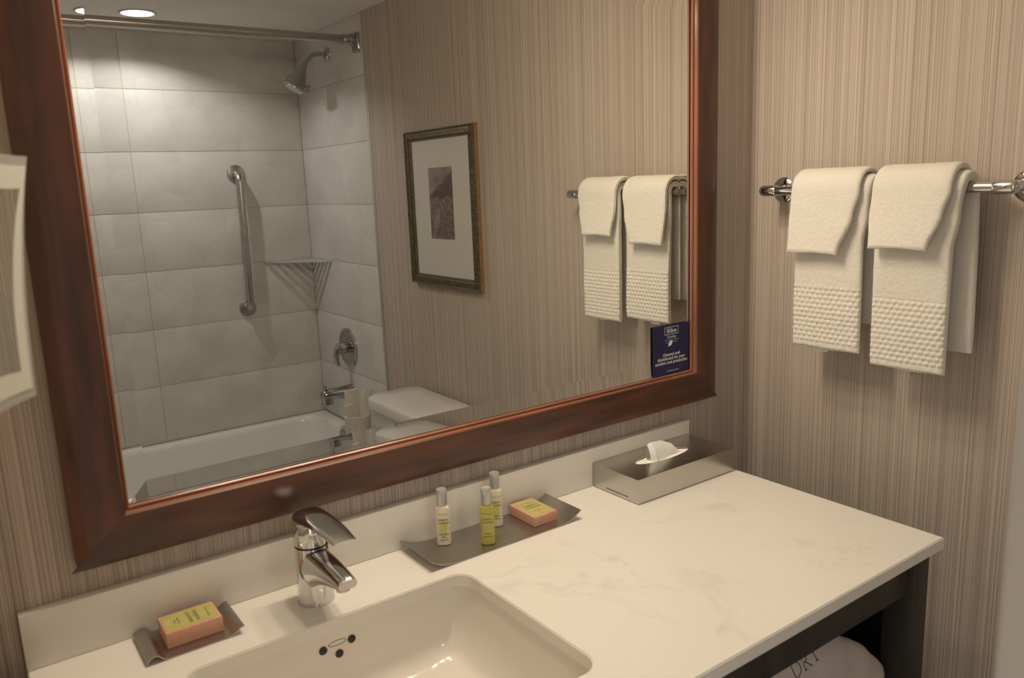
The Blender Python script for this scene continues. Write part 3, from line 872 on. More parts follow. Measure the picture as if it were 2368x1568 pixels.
def bottle(name, label, x, y, face, body_mat, items, print_mat, dots):
    o = thing(name, label, 'bottle', (x, y, CT + 0.0018), 'toiletry bottles on the tray')
    z0 = CT + 0.0018
    ca, sa = math.cos(face), math.sin(face)          # local +u runs across the front, -v faces the viewer
    def W3(u, v, z): return Vector((x + ca * u - sa * v, y + sa * u + ca * v, z0 + z))
    def sec(hw, hd, z, n=36, e=2.8):
        ring = []
        for i in range(n):
            a = 2 * PI * i / n
            c_, s_ = math.cos(a), math.sin(a)
            r = (abs(c_ / hw) ** e + abs(s_ / hd) ** e) ** (-1 / e)
            ring.append(W3(r * c_, r * s_, z))
        return ring
    bm = bmesh.new()
    loft(bm, [sec(0.0100, 0.0070, 0.0), sec(0.0116, 0.0086, 0.0008), sec(0.0123, 0.0092, 0.003), sec(0.0125, 0.0094, 0.02), sec(0.0125, 0.0094, 0.058),
              sec(0.0124, 0.0093, 0.063), sec(0.0116, 0.0090, 0.0668), sec(0.0100, 0.0085, 0.0690), sec(0.0080, 0.0078, 0.0702, e=2), sec(0.0072, 0.0072, 0.0715, e=2), sec(0.0070, 0.0070, 0.0745, e=2)], True, True)
    finish(bm, 'bottle_body', body_mat, o, smooth=40)
    bm = bmesh.new()
    lathe(bm, [(0.0085, 0.0718), (0.0088, 0.0725), (0.0088, 0.0885), (0.0092, 0.0890), (0.0092, 0.0965), (0.0086, 0.0985), (0.0070, 0.0978), (0.0030, 0.0970)], W3(0, 0, 0), (0, 0, 1), 28)
    finish(bm, 'cap', M_CAP, o)
    def fm(u, v):
        hw, hd, e = 0.0125, 0.0094, 2.8
        uu = max(-0.0122, min(0.0122, u))
        d = hd * max(0.0, 1 - abs(uu / hw) ** e) ** (1 / e)
        return W3(uu, -d - 0.00025, 0.036 + v)
    if dots:
        V, F = [], []
        k = 24
        for rr in range(7):
            for i in range(k):
                a = 2 * PI * i / k; f = rr / 6
                V.append(fm(0.0068 * f * math.cos(a), -0.004 + 0.0155 * f * math.sin(a)) - Vector((0, 0, 0)))
        for rr in range(6):
            for i in range(k):
                F.append((rr * k + i, rr * k + (i + 1) % k, (rr + 1) * k + (i + 1) % k, (rr + 1) * k + i))
        me = bpy.data.meshes.new('label_motif'); me.from_pydata([tuple(v) for v in V], [], F); me.materials.append(M_DOTS)
        mo = bpy.data.objects.new('label_motif', me); COL.objects.link(mo); attach(mo, o)
    def fm2(u, v):
        p = fm(u, v); return p + (Vector((sa, -ca, 0)) * 0.0002)
    lettering('lettering', items, fm2, print_mat, o)
    return o
TXT = lambda extra, sz: [('Crabtree & Evelyn', 0.0026, 0, 0.0205, False, 0.9), ('VERBENA', 0.0046, 0, 0.0105, True, 0.85), ('LAVENDER', 0.0046, 0, 0.0045, True, 0.78)] + [(s_, sz, 0, -0.0150 - 0.0052 * i, True, 0.85) for i, s_ in enumerate(extra)]
bottle('toiletry_bottle', 'cream body lotion bottle standing apart near the upturned end of the tray', -0.8630, -0.0485, -0.52, M_CREAM, TXT(['body lotion', 'lotion', 'corporelle'], 0.0040), M_PURPLE, True)
bottle('toiletry_bottle', 'translucent yellow-green shampoo bottle on the tray', -0.8040, -0.0955, -0.55, M_GREEN, TXT(['shampoo', 'shampooing'], 0.0036), M_OLIVEP, False)
bottle('toiletry_bottle', 'cream conditioner bottle standing behind the yellow-green bottle', -0.7525, -0.0450, -0.55, M_CREAM, TXT(['conditioner', 'revitalisant'], 0.0038), M_PURPLE, True)

# tissue box cover with an oval opening, and the tissue standing out of it
tb = thing('tissue_box_cover', 'flat brushed steel tissue box cover with an oval opening', 'tissue box', (-0.3625, -0.081, CT))
TX0, TX1, TY0, TY1, TZ0, TZ1 = -0.4985, -0.2265, -0.1445, -0.0185, CT + 0.0015, CT + 0.0492
ocx, ocy, oa, ob = -0.366, -0.0785, 0.0735, 0.0205
bm = bmesh.new()
oval = [(ocx + oa * math.cos(2 * PI * i / 40), ocy + ob * math.sin(2 * PI * i / 40)) for i in range(40)]
vo, vh = plate_hole(bm, [(TX0, TY0), (TX1, TY0), (TX1, TY1), (TX0, TY1)], oval, TZ1)
lo = [bm.verts.new((v.co.x, v.co.y, TZ0)) for v in vo]
for i in range(4):
    j = (i + 1) % 4; bm.faces.new((vo[i], vo[j], lo[j], lo[i]))
bm.faces.new(lo[::-1])
hl = [bm.verts.new((v.co.x, v.co.y, TZ1 - 0.0012)) for v in vh]
for i in range(40):
    j = (i + 1) % 40; bm.faces.new((vh[i], hl[i], hl[j], vh[j]))
es = [e for e in bm.edges if len(e.link_faces) == 2 and e.calc_face_angle(0) > 1.2 and all(v in vo or v in lo for v in e.verts)]
bmesh.ops.bevel(bm, geom=es, offset=0.0011, segments=2, affect='EDGES')
finish(bm, 'cover', M_STEELB, tb, smooth=30)
boxo('slot', M_BLACK, (TX0 - 0.0004, TX0 + 0.002, -0.117, -0.056, TZ0 + 0.0060, TZ0 + 0.0074), tb)
bm = bmesh.new()
box(bm, TX0 + 0.006, TX1 - 0.006, TY0 + 0.006, TY1 - 0.006, TZ0 + 0.001, TZ0 + 0.002)
finish(bm, 'base_plate', M_BLACK, tb)

bm = bmesh.new()
NX, NY = 26, 12
g = [[None] * (NY + 1) for _ in range(NX + 1)]
for i in range(NX + 1):
    for j in range(NY + 1):
        u = -1 + 2 * i / NX; v = -1 + 2 * j / NY
        x = ocx + u * 0.0765; y = ocy + v * 0.023 * math.sqrt(max(0.02, 1 - 0.88 * u * u))
        z = TZ1 - 0.0032 + 0.0007 * math.sin(9 * u + 3 * v)
        g[i][j] = bm.verts.new((x, y, z))
for i in range(NX):
    for j in range(NY): bm.faces.new((g[i][j], g[i + 1][j], g[i + 1][j + 1], g[i][j + 1]))
# the sheet that stands up: folded crest with pleats fanning from the opening
crest = [(-0.4065, 0.0310), (-0.3976, 0.0345), (-0.366, 0.0310), (-0.335, 0.0175), (-0.322, 0.0060), (-0.313, -0.003)]
foot = [(-0.4040, -0.0840), (-0.3935, -0.0925), (-0.374, -0.0895), (-0.350, -0.0855), (-0.332, -0.0825), (-0.315, -0.0790)]
back = [(-0.4040, -0.0740), (-0.3935, -0.0680), (-0.374, -0.0665), (-0.350, -0.0670), (-0.332, -0.0705), (-0.315, -0.0760)]
def blend(P_, n=5):
    out = []
    for a_, b_ in zip(P_, P_[1:]): out += [(a_[0] + (b_[0] - a_[0]) * q_ / n, a_[1] + (b_[1] - a_[1]) * q_ / n) for q_ in range(n)]
    return out + [P_[-1]]
cr, ft, bk = blend(crest), blend(foot), blend(back)
rows_ = []
for k in range(len(cr)):
    f0 = Vector((ft[k][0], ft[k][1], TZ1 - 0.004)); b0 = Vector((bk[k][0], bk[k][1], TZ1 - 0.004))
    c0 = Vector((cr[k][0], (ft[k][1] + bk[k][1]) / 2 + 0.003, TZ1 + cr[k][1]))
    bul = 0.0030 + 0.0010 * math.sin(k * 0.5)
    row = []
    for t_ in (0, 0.25, 0.5, 0.75, 1): row.append(f0.lerp(c0, t_) + Vector((0, -bul * math.sin(PI * t_), 0.0015 * math.sin(PI * t_))))
    for t_ in (0.75, 0.5, 0.25, 0): row.append(b0.lerp(c0, t_) + Vector((0, bul * math.sin(PI * t_), 0.001)))
    rows_.append([bm.verts.new(p) for p in row])
for a, b_ in zip(rows_, rows_[1:]):
    for i in range(len(a) - 1): bm.faces.new((a[i], b_[i], b_[i + 1], a[i + 1]))
tag(finish(bm, 'facial_tissue', M_PAPER, smooth=16), 'white paper tissue standing out of the steel box cover', 'tissue')

# ================================================================== TOWEL BAR AND TOWELS
BX, BZ, BY0, BY1 = -0.066, 1.4225, -0.0875, -0.5650
bar = thing('towel_bar', 'chrome towel bar with round wall flanges', 'towel bar', (0, -0.325, BZ))
bm = bmesh.new(); tube(bm, [(BX, BY0 - 0.004, BZ), (BX, BY1 + 0.004, BZ)], 0.0094, 24)
finish(bm, 'rail', M_CHROME, bar)
for by, sg in ((BY0, 1), (BY1, -1)):
    bm = bmesh.new(); lathe(bm, [(0.0265, 0.0005), (0.0265, 0.004), (0.0245, 0.006), (0.012, 0.0075), (0.0110, 0.010)], (0, by, BZ), (-1, 0, 0), 32)
    finish(bm, 'flange', M_CHROME, bar)
    bm = bmesh.new()
    tube(bm, [(-0.006, by, BZ), (BX, by, BZ)], 0.0108, 24)
    lathe(bm, [(0.0035, 0.0118), (0.0080, 0.0098), (0.0108, 0.006), (0.0116, 0.0), (0.0116, -0.026), (0.0108, -0.028)], (BX, by, BZ), (0, sg, 0), 28)
    finish(bm, 'end_post', M_CHROME, bar)

def towel(name, label, cat, group, mat, front, radius, back_z, th, yk, honey=None, skew=0.0, flare=0.0, seedv=0.0, seam=True):
    """slab draped over the bar. front = bottom z of the front panel; radius = centre-line radius over the bar;
    yk(t) -> (y_near, y_far) for t = 0 at the front hem .. 1 at the back hem"""
    path = []
    xf, xb = BX - radius, BX + radius
    n1 = 190 if honey else 74
    for i in range(n1):
        k = i / n1
        z = front + (BZ - front) * k
        path.append((xf - flare * (1 - k) ** 1.3, z))
    for i in range(13):
        a = PI - PI * i / 12
        path.append((BX + radius * math.cos(a), BZ + radius * math.sin(a)))
    for i in range(1, 31):
        path.append((xb, BZ - (BZ - back_z) * i / 30))
    m = len(path); bm = bmesh.new()
    NW = 92 if honey else 44
    rings = []
    tot = m - 1
    for i, (px, pz) in enumerate(path):
        a = path[max(i - 1, 0)]; b = path[min(i + 1, m - 1)]
        tx, tz = b[0] - a[0], b[1] - a[1]; l = math.hypot(tx, tz)
        nx, nz = -tz / l, tx / l                       # outward (away from the bar)
        y0, y1 = yk(i / tot)
        hem = min(1.0, 0.55 + i * 0.15, 0.55 + (tot - i) * 0.15)
        ring = []
        hw = abs(y1 - y0) / 2; yc = (y0 + y1) / 2; sgn = -1
        cross = [(-1 + 2 * j / NW, 1) for j in range(NW + 1)] + [(1.0, 0)] + [(1 - 2 * j / NW, -1) for j in range(NW + 1)] + [(-1.0, 0)]
        for (u, side) in cross:
            edge = max(0.0, 1 - abs(u) ** 14) ** 0.5
            d = th / 2 * side * hem * (0.30 + 0.70 * edge)
            yy = yc - hw * u * (1.0 if side else 1.0 + (0.006 if u > 0 else (-0.03 if seam else 0.006)))
            if side == 0: d = 0
            nz_ = noise.noise(Vector((yy * 9, pz * 9, seedv + side))) * 0.0022 + noise.noise(Vector((yy * 160, pz * 160, seedv + side * 3))) * 0.0006
            if honey and side == 1 and i < n1 and honey[0] < pz < honey[1]:
                s_ = 0.0116
                p_ = (hw - hw * u) / s_; q_ = (pz - honey[0]) / 0.0096
                p_ += 0.5 * (int(math.floor(q_)) % 2)
                cell = abs(math.sin(PI * p_)) ** 0.7 * abs(math.sin(PI * q_)) ** 0.7
                nz_ += 0.0034 * cell - 0.0012
            if i < 4: nz_ += 0.0004 * math.sin(yy * 900)
            dd = d + (nz_ * side if side else 0)
            zz = pz + nz * dd
            if i == 0: zz += 0.0012 * math.sin(yy * 60 + seedv)
            zz += skew * u * (1 - i / tot)
            ring.append((px + nx * dd, yy, zz))
        rings.append([bm.verts.new(p) for p in ring])
    n = len(rings[0])
    for a, b in zip(rings, rings[1:]):
        for j in range(n):
            k = (j + 1) % n; bm.faces.new((a[j], a[k], b[k], b[j]))
    bm.faces.new(rings[0][::-1]); bm.faces.new(rings[-1])
    o = finish(bm, name, mat, None, smooth=75)
    return tag(o, label, cat, group)

def lin(*kp):
    def f(t):
        for (t0, a0, b0), (t1, a1, b1) in zip(kp, kp[1:]):
            if t <= t1:
                k = (t - t0) / (t1 - t0); k = k * k * (3 - 2 * k)
                return a0 + (a1 - a0) * k, b0 + (b1 - b0) * k
        return kp[-1][1:]
    return f
h1 = towel('hand_towel', 'white hand towel with honeycomb border hanging nearer the mirror wall', 'towel', 'hand towels on the bar', M_TERRY,
           1.1115, 0.0205, 1.165, 0.0165, lin((0, -0.181, -0.326), (0.55, -0.180, -0.324), (0.7, -0.178, -0.332), (1, -0.182, -0.344)), honey=(1.124, 1.238), seedv=1.3)
h2 = towel('hand_towel', 'longer white hand towel with honeycomb border hanging farther from the mirror wall', 'towel', 'hand towels on the bar', M_TERRY,
           1.0965, 0.0205, 1.135, 0.0175, lin((0, -0.350, -0.487), (0.55, -0.349, -0.487), (0.7, -0.349, -0.496), (1, -0.358, -0.512)), honey=(1.110, 1.226), seedv=5.1)
towel('washcloth', 'folded white washcloth over the hand towel nearer the mirror wall', 'towel', 'washcloths on the bar', M_TERRY,
      1.3030, 0.0365, 1.335, 0.0125, lin((0, -0.180, -0.288), (0.38, -0.177, -0.312), (0.62, -0.178, -0.322), (1, -0.185, -0.320)), flare=0.013, seedv=9.7)
towel('washcloth', 'folded white washcloth over the longer hand towel', 'towel', 'washcloths on the bar', M_TERRY,
      1.3190, 0.0370, 1.345, 0.0125, lin((0, -0.353, -0.459), (0.38, -0.347, -0.478), (0.62, -0.348, -0.488), (1, -0.352, -0.485)), flare=0.017, seedv=13.2)
for tw, ty, tz in ((h1, -0.239, 1.112),):
    bm = bmesh.new(); box(bm, -0.0775, -0.0765, ty - 0.014, ty + 0.014, tz - 0.0095, tz + 0.004)
    finish(bm, 'care_label', M_WHITE, tw)

# ================================================================== MAKE-UP MIRROR on an arm from the left wall
mk = thing('makeup_mirror', 'frosted-edged make-up mirror on a wall arm beside the big mirror', 'mirror', (XW, -0.45, 1.40))
TR = Vector((-1.4174, -0.3299, 0)); md = Vector((0.4258, 0.9048, 0)); mn = Vector((md.y, -md.x, 0))
def mk_pt(s, z, off): return TR + md * s + Vector((0, 0, z)) + mn * off
def edge_curve(a, b, bow, n=10):
    out = []
    for i in range(n):
        t_ = i / n
        x = a[0] + (b[0] - a[0]) * t_; z = a[1] + (b[1] - a[1]) * t_
        dx, dz_ = b[0] - a[0], b[1] - a[1]; l = math.hypot(dx, dz_)
        k = bow * 4 * t_ * (1 - t_)
        out.append((x - dz_ / l * k, z + dx / l * k))
    return out
def mk_outline(inset):
    c = [(0 - inset * 1.1, 1.5000 - inset), (-0.057 - inset * 0.95, 1.2985 + inset), (-0.205 + inset, 1.2985 + inset), (-0.19 + inset, 1.5120 - inset)]
    return (edge_curve(c[0], c[1], -0.014) + edge_curve(c[1], c[2], -0.004) + edge_curve(c[2], c[3], -0.010) + edge_curve(c[3], c[0], -0.004))
def mk_plate(name, mat, inset, o0, o1):
    bm = bmesh.new(); ol = mk_outline(inset)
    loft(bm, [[mk_pt(s, z, o0) for s, z in ol], [mk_pt(s, z, o1) for s, z in ol]], True, True)
    return finish(bm, name, mat, mk, smooth=30)
mk_plate('glass_plate', M_CLEARG, 0.0, -0.004, 0.0)
mk_plate('frosted_band', M_FROST, 0.0085, 0.0, 0.0012)
mk_plate('mirror_face', M_MIRROR, 0.0275, 0.0012, 0.0018)
bm = bmesh.new(); c0 = mk_pt(-0.12, 1.40, -0.004)
tube(bm, [c0, c0 - mn * 0.012, c0 - mn * 0.016 + Vector((0, -0.02, 0)), Vector((XW + 0.03, -0.52, 1.40)), Vector((XW + 0.004, -0.53, 1.40))], 0.006, 12)
finish(bm, 'arm', M_SATIN, mk)
bm = bmesh.new(); lathe(bm, [(0.035, 0.0005), (0.035, 0.008), (0.020, 0.012)], (XW, -0.53, 1.40), (1, 0, 0), 28)
finish(bm, 'wall_mount', M_SATIN, mk)

# ================================================================== HAIR DRYER BAG on the vanity shelf
BGY = -0.475
def bag_y(x): return -0.512 - 0.16 * (x + 0.286)
outl = [(-0.66, 0.58), (-0.65, 0.66), (-0.60, 0.715), (-0.53, 0.752), (-0.455, 0.746), (-0.3883, 0.7140), (-0.3576, 0.6965), (-0.3398, 0.6845), (-0.3254, 0.6671), (-0.2884, 0.6274),
        (-0.314, 0.600), (-0.335, 0.53), (-0.36, 0.472), (-0.44, 0.4625), (-0.56, 0.4625), (-0.63, 0.475)]
BC = (-0.475, 0.60)
ang = sorted((math.atan2(z - BC[1], x - BC[0]), math.hypot(x - BC[0], z - BC[1])) for x, z in outl)
def bag_r(a):
    k = ang + [(ang[0][0] + 2 * PI, ang[0][1])]
    while a < ang[0][0]: a += 2 * PI
    for (a0, r0), (a1, r1) in zip(k, k[1:]):
        if a0 <= a <= a1: return r0 + (r1 - r0) * (a - a0) / max(1e-6, a1 - a0)
    return ang[-1][1]
def bag_depth(x, z):
    dx, dz_ = x - BC[0], z - BC[1]
    s_ = min(1.0, math.hypot(dx, dz_) / bag_r(math.atan2(dz_, dx)))
    return 0.040 * math.sqrt(max(0.0, 1 - s_ ** 2.6)) + 0.005 * noise.noise(Vector((x * 22, z * 22, 0))) * (1 - s_ ** 4)
bag = thing('drawstring_bag', 'pale cotton hair dryer bag on the shelf under the counter', 'bag', (-0.50, BGY, 0.46))
bm = bmesh.new()
K, RN = 96, 16
for side in (-1, 1):
    prev = None
    for rr in range(RN + 1):
        s_ = math.sin(rr / RN * PI / 2)
        ring = []
        for i in range(K):
            a = -PI + 2 * PI * i / K
            r = bag_r(a) * s_
            x, z = BC[0] + r * math.cos(a), BC[1] + r * math.sin(a)
            y = bag_y(x) + side * (bag_depth(x, z) if rr < RN else 0)
            ring.append(bm.verts.new((x, y, z)))
        if prev:
            for i in range(K): bm.faces.new((prev[i], prev[(i + 1) % K], ring[(i + 1) % K], ring[i]))
        prev = ring
bmesh.ops.remove_doubles(bm, verts=bm.verts[:], dist=0.0003)
finish(bm, 'bag_body', M_FABRIC, bag, smooth=60)
ta = math.radians(19)
def bag_map(u, v):
    x = -0.4950 + u * math.cos(ta) - v * math.sin(ta); z = 0.7085 + u * math.sin(ta) + v * math.cos(ta)
    return (x, bag_y(x) - bag_depth(x, z) - 0.0008, z)
def thin_letters(name, mat, parent, fmap, strokes, wd):
    V, F = [], []
    for st in strokes:
        for (a, b) in zip(st, st[1:]):
            dx, dy = b[0] - a[0], b[1] - a[1]; l = math.hypot(dx, dy) or 1; nx, ny = -dy / l * wd / 2, dx / l * wd / 2
            k = len(V)
            V += [fmap(a[0] + nx, a[1] + ny), fmap(a[0] - nx, a[1] - ny), fmap(b[0] - nx, b[1] - ny), fmap(b[0] + nx, b[1] + ny)]
            F.append((k, k + 1, k + 2, k + 3))
    me = bpy.data.meshes.new(name); me.from_pydata(V, [], F); me.materials.append(mat)
    o = bpy.data.objects.new(name, me); COL.objects.link(o); attach(o, parent); o['kind'] = 'stuff'
def ser(x, y, w_=0.005): return [(x - w_, y), (x + w_, y)]
LH = 0.026
def arc2(cx, cy, rx, ry, a0, a1, n=14): return [(cx + rx * math.cos(a0 + (a1 - a0) * i / n), cy + ry * math.sin(a0 + (a1 - a0) * i / n)) for i in range(n + 1)]
S = []
x = -0.0275    # D
S += [[(x, 0), (x, LH)], ser(x, 0, 0.003), ser(x, LH, 0.003), [(x, LH)] + arc2(x + 0.004, LH / 2, 0.0105, LH / 2, PI / 2, -PI / 2) + [(x, 0)]]
x = -0.0055    # R
S += [[(x, 0), (x, LH)], ser(x, 0, 0.003), ser(x, LH, 0.003), [(x, LH)] + arc2(x + 0.003, LH * 0.74, 0.0070, LH * 0.26, PI / 2, -PI / 2, 8) + [(x, LH * 0.48)], [(x + 0.004, LH * 0.48), (x + 0.0125, 0)], ser(x + 0.0125, 0, 0.002)]
x = 0.0200     # Y
S += [[(x, 0), (x, LH * 0.45), (x - 0.0075, LH)], [(x, LH * 0.45), (x + 0.0075, LH)], ser(x, 0, 0.003), ser(x - 0.0075, LH, 0.003), ser(x + 0.0075, LH, 0.003)]
thin_letters('lettering', M_INK, bag, bag_map, S, 0.0013)

# ================================================================== PICTURE on the towel-bar wall
pic = thing('framed_picture', 'framed sepia landscape print on a wide pale mat, seen in the mirror', 'picture', (0, -1.347, 1.0975))
PY0, PY1, PZ0, PZ1 = -1.5835, -1.1100, 1.0980, 1.6572
IY0, IY1, IZ0, IZ1 = -1.5450, -1.1515, 1.1360, 1.6215
PXF = -0.021
def pframe(y0, y1, z0, z1, i, name):
    """one mitred moulding side: i = 0 bottom, 1 mirror side, 2 top, 3 tub side"""
    ins = [(IY0, IZ0), (IY1, IZ0), (IY1, IZ1), (IY0, IZ1)]; outs = [(PY0, PZ0), (PY1, PZ0), (PY1, PZ1), (PY0, PZ1)]
    a, b = i, (i + 1) % 4
    prof = [(0.0, 0.0005), (0.0, 0.0140), (0.05, 0.0205), (0.13, 0.0212), (0.20, 0.0185), (0.27, 0.0175), (0.36, 0.0195), (0.50, 0.0205), (0.64, 0.0195), (0.74, 0.0160), (0.80, 0.0145), (0.86, 0.0155), (0.93, 0.0150), (1.0, 0.0110), (1.0, 0.0070)]
    bm = bmesh.new()
    rows = []
    for k, (pa, pb) in enumerate(((a, a), (b, b))):
        o_, n_ = outs[pa], ins[pa]
        rows.append([bm.verts.new((-d, o_[0] + (n_[0] - o_[0]) * t_, o_[1] + (n_[1] - o_[1]) * t_)) for t_, d in prof])
    m = len(prof)
    for j in range(m - 1):
        f = bm.faces.new((rows[0][j], rows[0][j + 1], rows[1][j + 1], rows[1][j]))
        f.material_index = 1 if j == 0 else 0
    fr = finish(bm, name, [M_FRAMEG, M_FRAMES], pic, smooth=25)
    # ribbed bead along the moulding
    bm = bmesh.new()
    L0 = [outs[a][0] + (ins[a][0] - outs[a][0]) * 0.5, outs[a][1] + (ins[a][1] - outs[a][1]) * 0.5]
    L1 = [outs[b][0] + (ins[b][0] - outs[b][0]) * 0.5, outs[b][1] + (ins[b][1] - outs[b][1]) * 0.5]
    ln = math.hypot(L1[0] - L0[0], L1[1] - L0[1]); cnt = int(ln / 0.0075)
    ux, uz = (L1[0] - L0[0]) / ln, (L1[1] - L0[1]) / ln
    for q_ in range(cnt):
        c_ = (q_ + 0.5) * ln / cnt
        yc, zc = L0[0] + ux * c_, L0[1] + uz * c_
        pts = []
        for du_, dv_, dd in ((-0.0024, -0.010, 0.0188), (-0.0024, 0.010, 0.0188), (0.0024, 0.010, 0.0188), (0.0024, -0.010, 0.0188), (0, -0.008, 0.0225), (0, 0.008, 0.0225)):
            pts.append(bm.verts.new((-dd, yc + ux * du_ - uz * dv_, zc + uz * du_ + ux * dv_)))
        for f in ((0, 1, 5, 4), (2, 3, 4, 5), (0, 4, 3), (1, 2, 5)): bm.faces.new([pts[k] for k in f])
    rb = finish(bm, 'ribbing', M_FRAMEG, fr, smooth=0)
    rb['kind'] = 'stuff'
for i in range(4): pframe(0, 0, 0, 0, i, 'frame_side')
bm = bmesh.new(); box(bm, -0.008, -0.002, IY0 - 0.004, IY1 + 0.004, IZ0 - 0.004, IZ1 + 0.004); finish(bm, 'mat_board', M_MATB, pic, smooth=0)
bm = bmesh.new(); box(bm, -0.0003, 0, -0.0805, 0.0805, -0.1265, 0.1265)
o = finish(bm, 'print', M_ART, None, smooth=0); o.location = (-0.0083, -1.3520, 1.3965); attach(o, pic)
bm = bmesh.new(); vs = [bm.verts.new((-0.0105, y, z)) for y, z in ((IY0, IZ0), (IY0, IZ1), (IY1, IZ1), (IY1, IZ0))]; bm.faces.new(vs)
finish(bm, 'glazing', M_PANE, pic, smooth=0, recalc=False)

# ================================================================== BATHTUB
TF = -1.884
tub = thing('bathtub', 'white alcove bathtub against the tiled walls', 'bathtub', (-0.762, -2.25, 0))
bm = bmesh.new()
def ts(dl, dr, df, db, r, z): return (XW + 0.001 + dl, -0.001 - dr, YB + 0.001 + db, TF - df, r, z)
loft_rr(bm, [ts(0, 0, 0.012, 0, 0.004, 0.0), ts(0, 0, 0.012, 0, 0.004, 0.30), ts(0, 0, 0.0, 0, 0.006, 0.312), ts(0, 0, 0, 0, 0.008, 0.352), ts(0.004, 0.004, 0.004, 0.004, 0.010, 0.3605), ts(0.012, 0.010, 0.012, 0.008, 0.014, 0.3625),
             ts(0.085, 0.052, 0.075, 0.040, 0.12, 0.3625), ts(0.092, 0.060, 0.083, 0.047, 0.115, 0.3600), ts(0.100, 0.066, 0.090, 0.053, 0.112, 0.353), ts(0.110, 0.070, 0.094, 0.058, 0.11, 0.335),
             ts(0.17, 0.082, 0.105, 0.068, 0.11, 0.22), ts(0.24, 0.098, 0.120, 0.082, 0.11, 0.11), ts(0.27, 0.125, 0.145, 0.105, 0.10, 0.075), ts(0.32, 0.17, 0.19, 0.15, 0.08, 0.062), ts(0.5, 0.3, 0.3, 0.28, 0.04, 0.058)], cap1=True, n=12)
finish(bm, 'tub_shell', M_TUB, tub, smooth=45)
bm = bmesh.new(); lathe(bm, [(0.027, 0.0), (0.027, 0.005), (0.023, 0.009), (0.012, 0.011)], (-0.0745, -2.250, 0.334), (-1, 0, 0.10), 32)
finish(bm, 'overflow_plate', M_CHROMED, tub)
bm = bmesh.new(); lathe(bm, [(0.028, 0.0), (0.028, 0.003), (0.02, 0.004)], (-0.36, -2.255, 0.0585), seg=24)
finish(bm, 'drain', M_CHROME, tub)

# tub spout, mixer valve, shower head, curtain rod, grab bar, corner shelf
spt = thing('tub_spout', 'chrome tub spout with a diverter knob', 'spout', (0, -2.270, 0.527))
bm = bmesh.new()
def spsec(xo, zc, ry, rz, n=20): return [(xo, -2.270 + ry * math.cos(2 * PI * i / n), zc + rz * math.sin(2 * PI * i / n)) for i in range(n)]
loft(bm, [spsec(-0.0005, 0.530, 0.033, 0.033), spsec(-0.012, 0.530, 0.033, 0.033), spsec(-0.05, 0.531, 0.030, 0.030), spsec(-0.095, 0.533, 0.028, 0.027), spsec(-0.135, 0.533, 0.027, 0.025), spsec(-0.150, 0.531, 0.024, 0.021), spsec(-0.156, 0.529, 0.015, 0.013)], True, True)
loft(bm, [[(-0.128 + 0.026 * math.cos(2 * PI * i / 20), -2.270 + 0.025 * math.sin(2 * PI * i / 20), z) for i in range(20)] for z in (0.533, 0.489)], True, True)
finish(bm, 'spout_body', M_CHROMED, spt, smooth=50)
bm = bmesh.new(); lathe(bm, [(0.004, 0), (0.004, 0.010), (0.0085, 0.011), (0.0085, 0.016), (0.006, 0.018)], (-0.132, -2.270, 0.557), seg=16)
finish(bm, 'diverter_knob', M_CHROMED, spt)

val = thing('mixer_valve', 'round chrome shower mixer plate with a lever handle', 'shower valve', (0, -2.273, 0.738))
VP = Vector((0, -2.273, 0.738))
bm = bmesh.new(); lathe(bm, [(0.091, 0.0005), (0.091, 0.006), (0.086, 0.011), (0.076, 0.012), (0.070, 0.009), (0.045, 0.011), (0.036, 0.014)], VP, (-1, 0, 0), 48)
finish(bm, 'escutcheon', M_CHROMED, val)
bm = bmesh.new(); lathe(bm, [(0.028, 0.012), (0.027, 0.040), (0.024, 0.055), (0.015, 0.060)], VP, (-1, 0, 0), 32)
hub = finish(bm, 'hub', M_CHROMED, val)
bm = bmesh.new()
tube(bm, [VP + Vector((-0.045, 0.0, 0.012)), VP + Vector((-0.060, 0, -0.012)), VP + Vector((-0.066, -0.004, -0.040)), VP + Vector((-0.062, -0.006, -0.066)), VP + Vector((-0.052, -0.006, -0.080))], [0.017, 0.016, 0.0125, 0.011, 0.008], 16)
finish(bm, 'lever', M_CHROMED, hub)
bm = bmesh.new(); lathe(bm, [(0.012, 0.059), (0.012, 0.0615)], VP, (-1, 0, 0), 20)
finish(bm, 'indicator_cap', M_BLACK, hub)

shw = thing('shower_fixture', 'bell-shaped chrome shower head on a bent arm', 'shower head', (0, -2.254, 2.033))
bm = bmesh.new(); lathe(bm, [(0.031, 0.0005), (0.030, 0.004), (0.022, 0.010), (0.012, 0.012)], (0, -2.254, 2.033), (-1, 0, 0), 32)
finish(bm, 'flange', M_CHROMED, shw)
J = Vector((-0.105, -2.254, 1.990)); Fc = Vector((-0.1690, -2.254, 1.8815)); ax = (Fc - J).normalized()
bm = bmesh.new(); tube(bm, [(-0.004, -2.254, 2.033), (-0.03, -2.254, 2.034), (-0.055, -2.254, 2.032), (-0.073, -2.254, 2.025), (-0.086, -2.254, 2.013), tuple(J - ax * 0.012), tuple(J + ax * 0.004)], 0.0095, 16)
finish(bm, 'arm', M_CHROMED, shw)
hl_ = (Fc - J).length
bm = bmesh.new(); lathe(bm, [(0.0125, -0.004), (0.0125, 0.012), (0.0155, 0.014), (0.0165, 0.022), (0.024, 0.040), (0.033, 0.062), (0.039, 0.085), (0.042, 0.104), (0.046, 0.108), (0.0475, 0.113), (0.0470, 0.119), (0.043, 0.121), (0.040, 0.117)], J, ax, 40)
hd = finish(bm, 'head', M_CHROMED, shw)
bm = bmesh.new(); lathe(bm, [(0.037, 0.116), (0.036, 0.1225), (0.02, 0.125), (0.006, 0.125)], J, ax, 32)
finish(bm, 'spray_face', M_SATIN, hd)
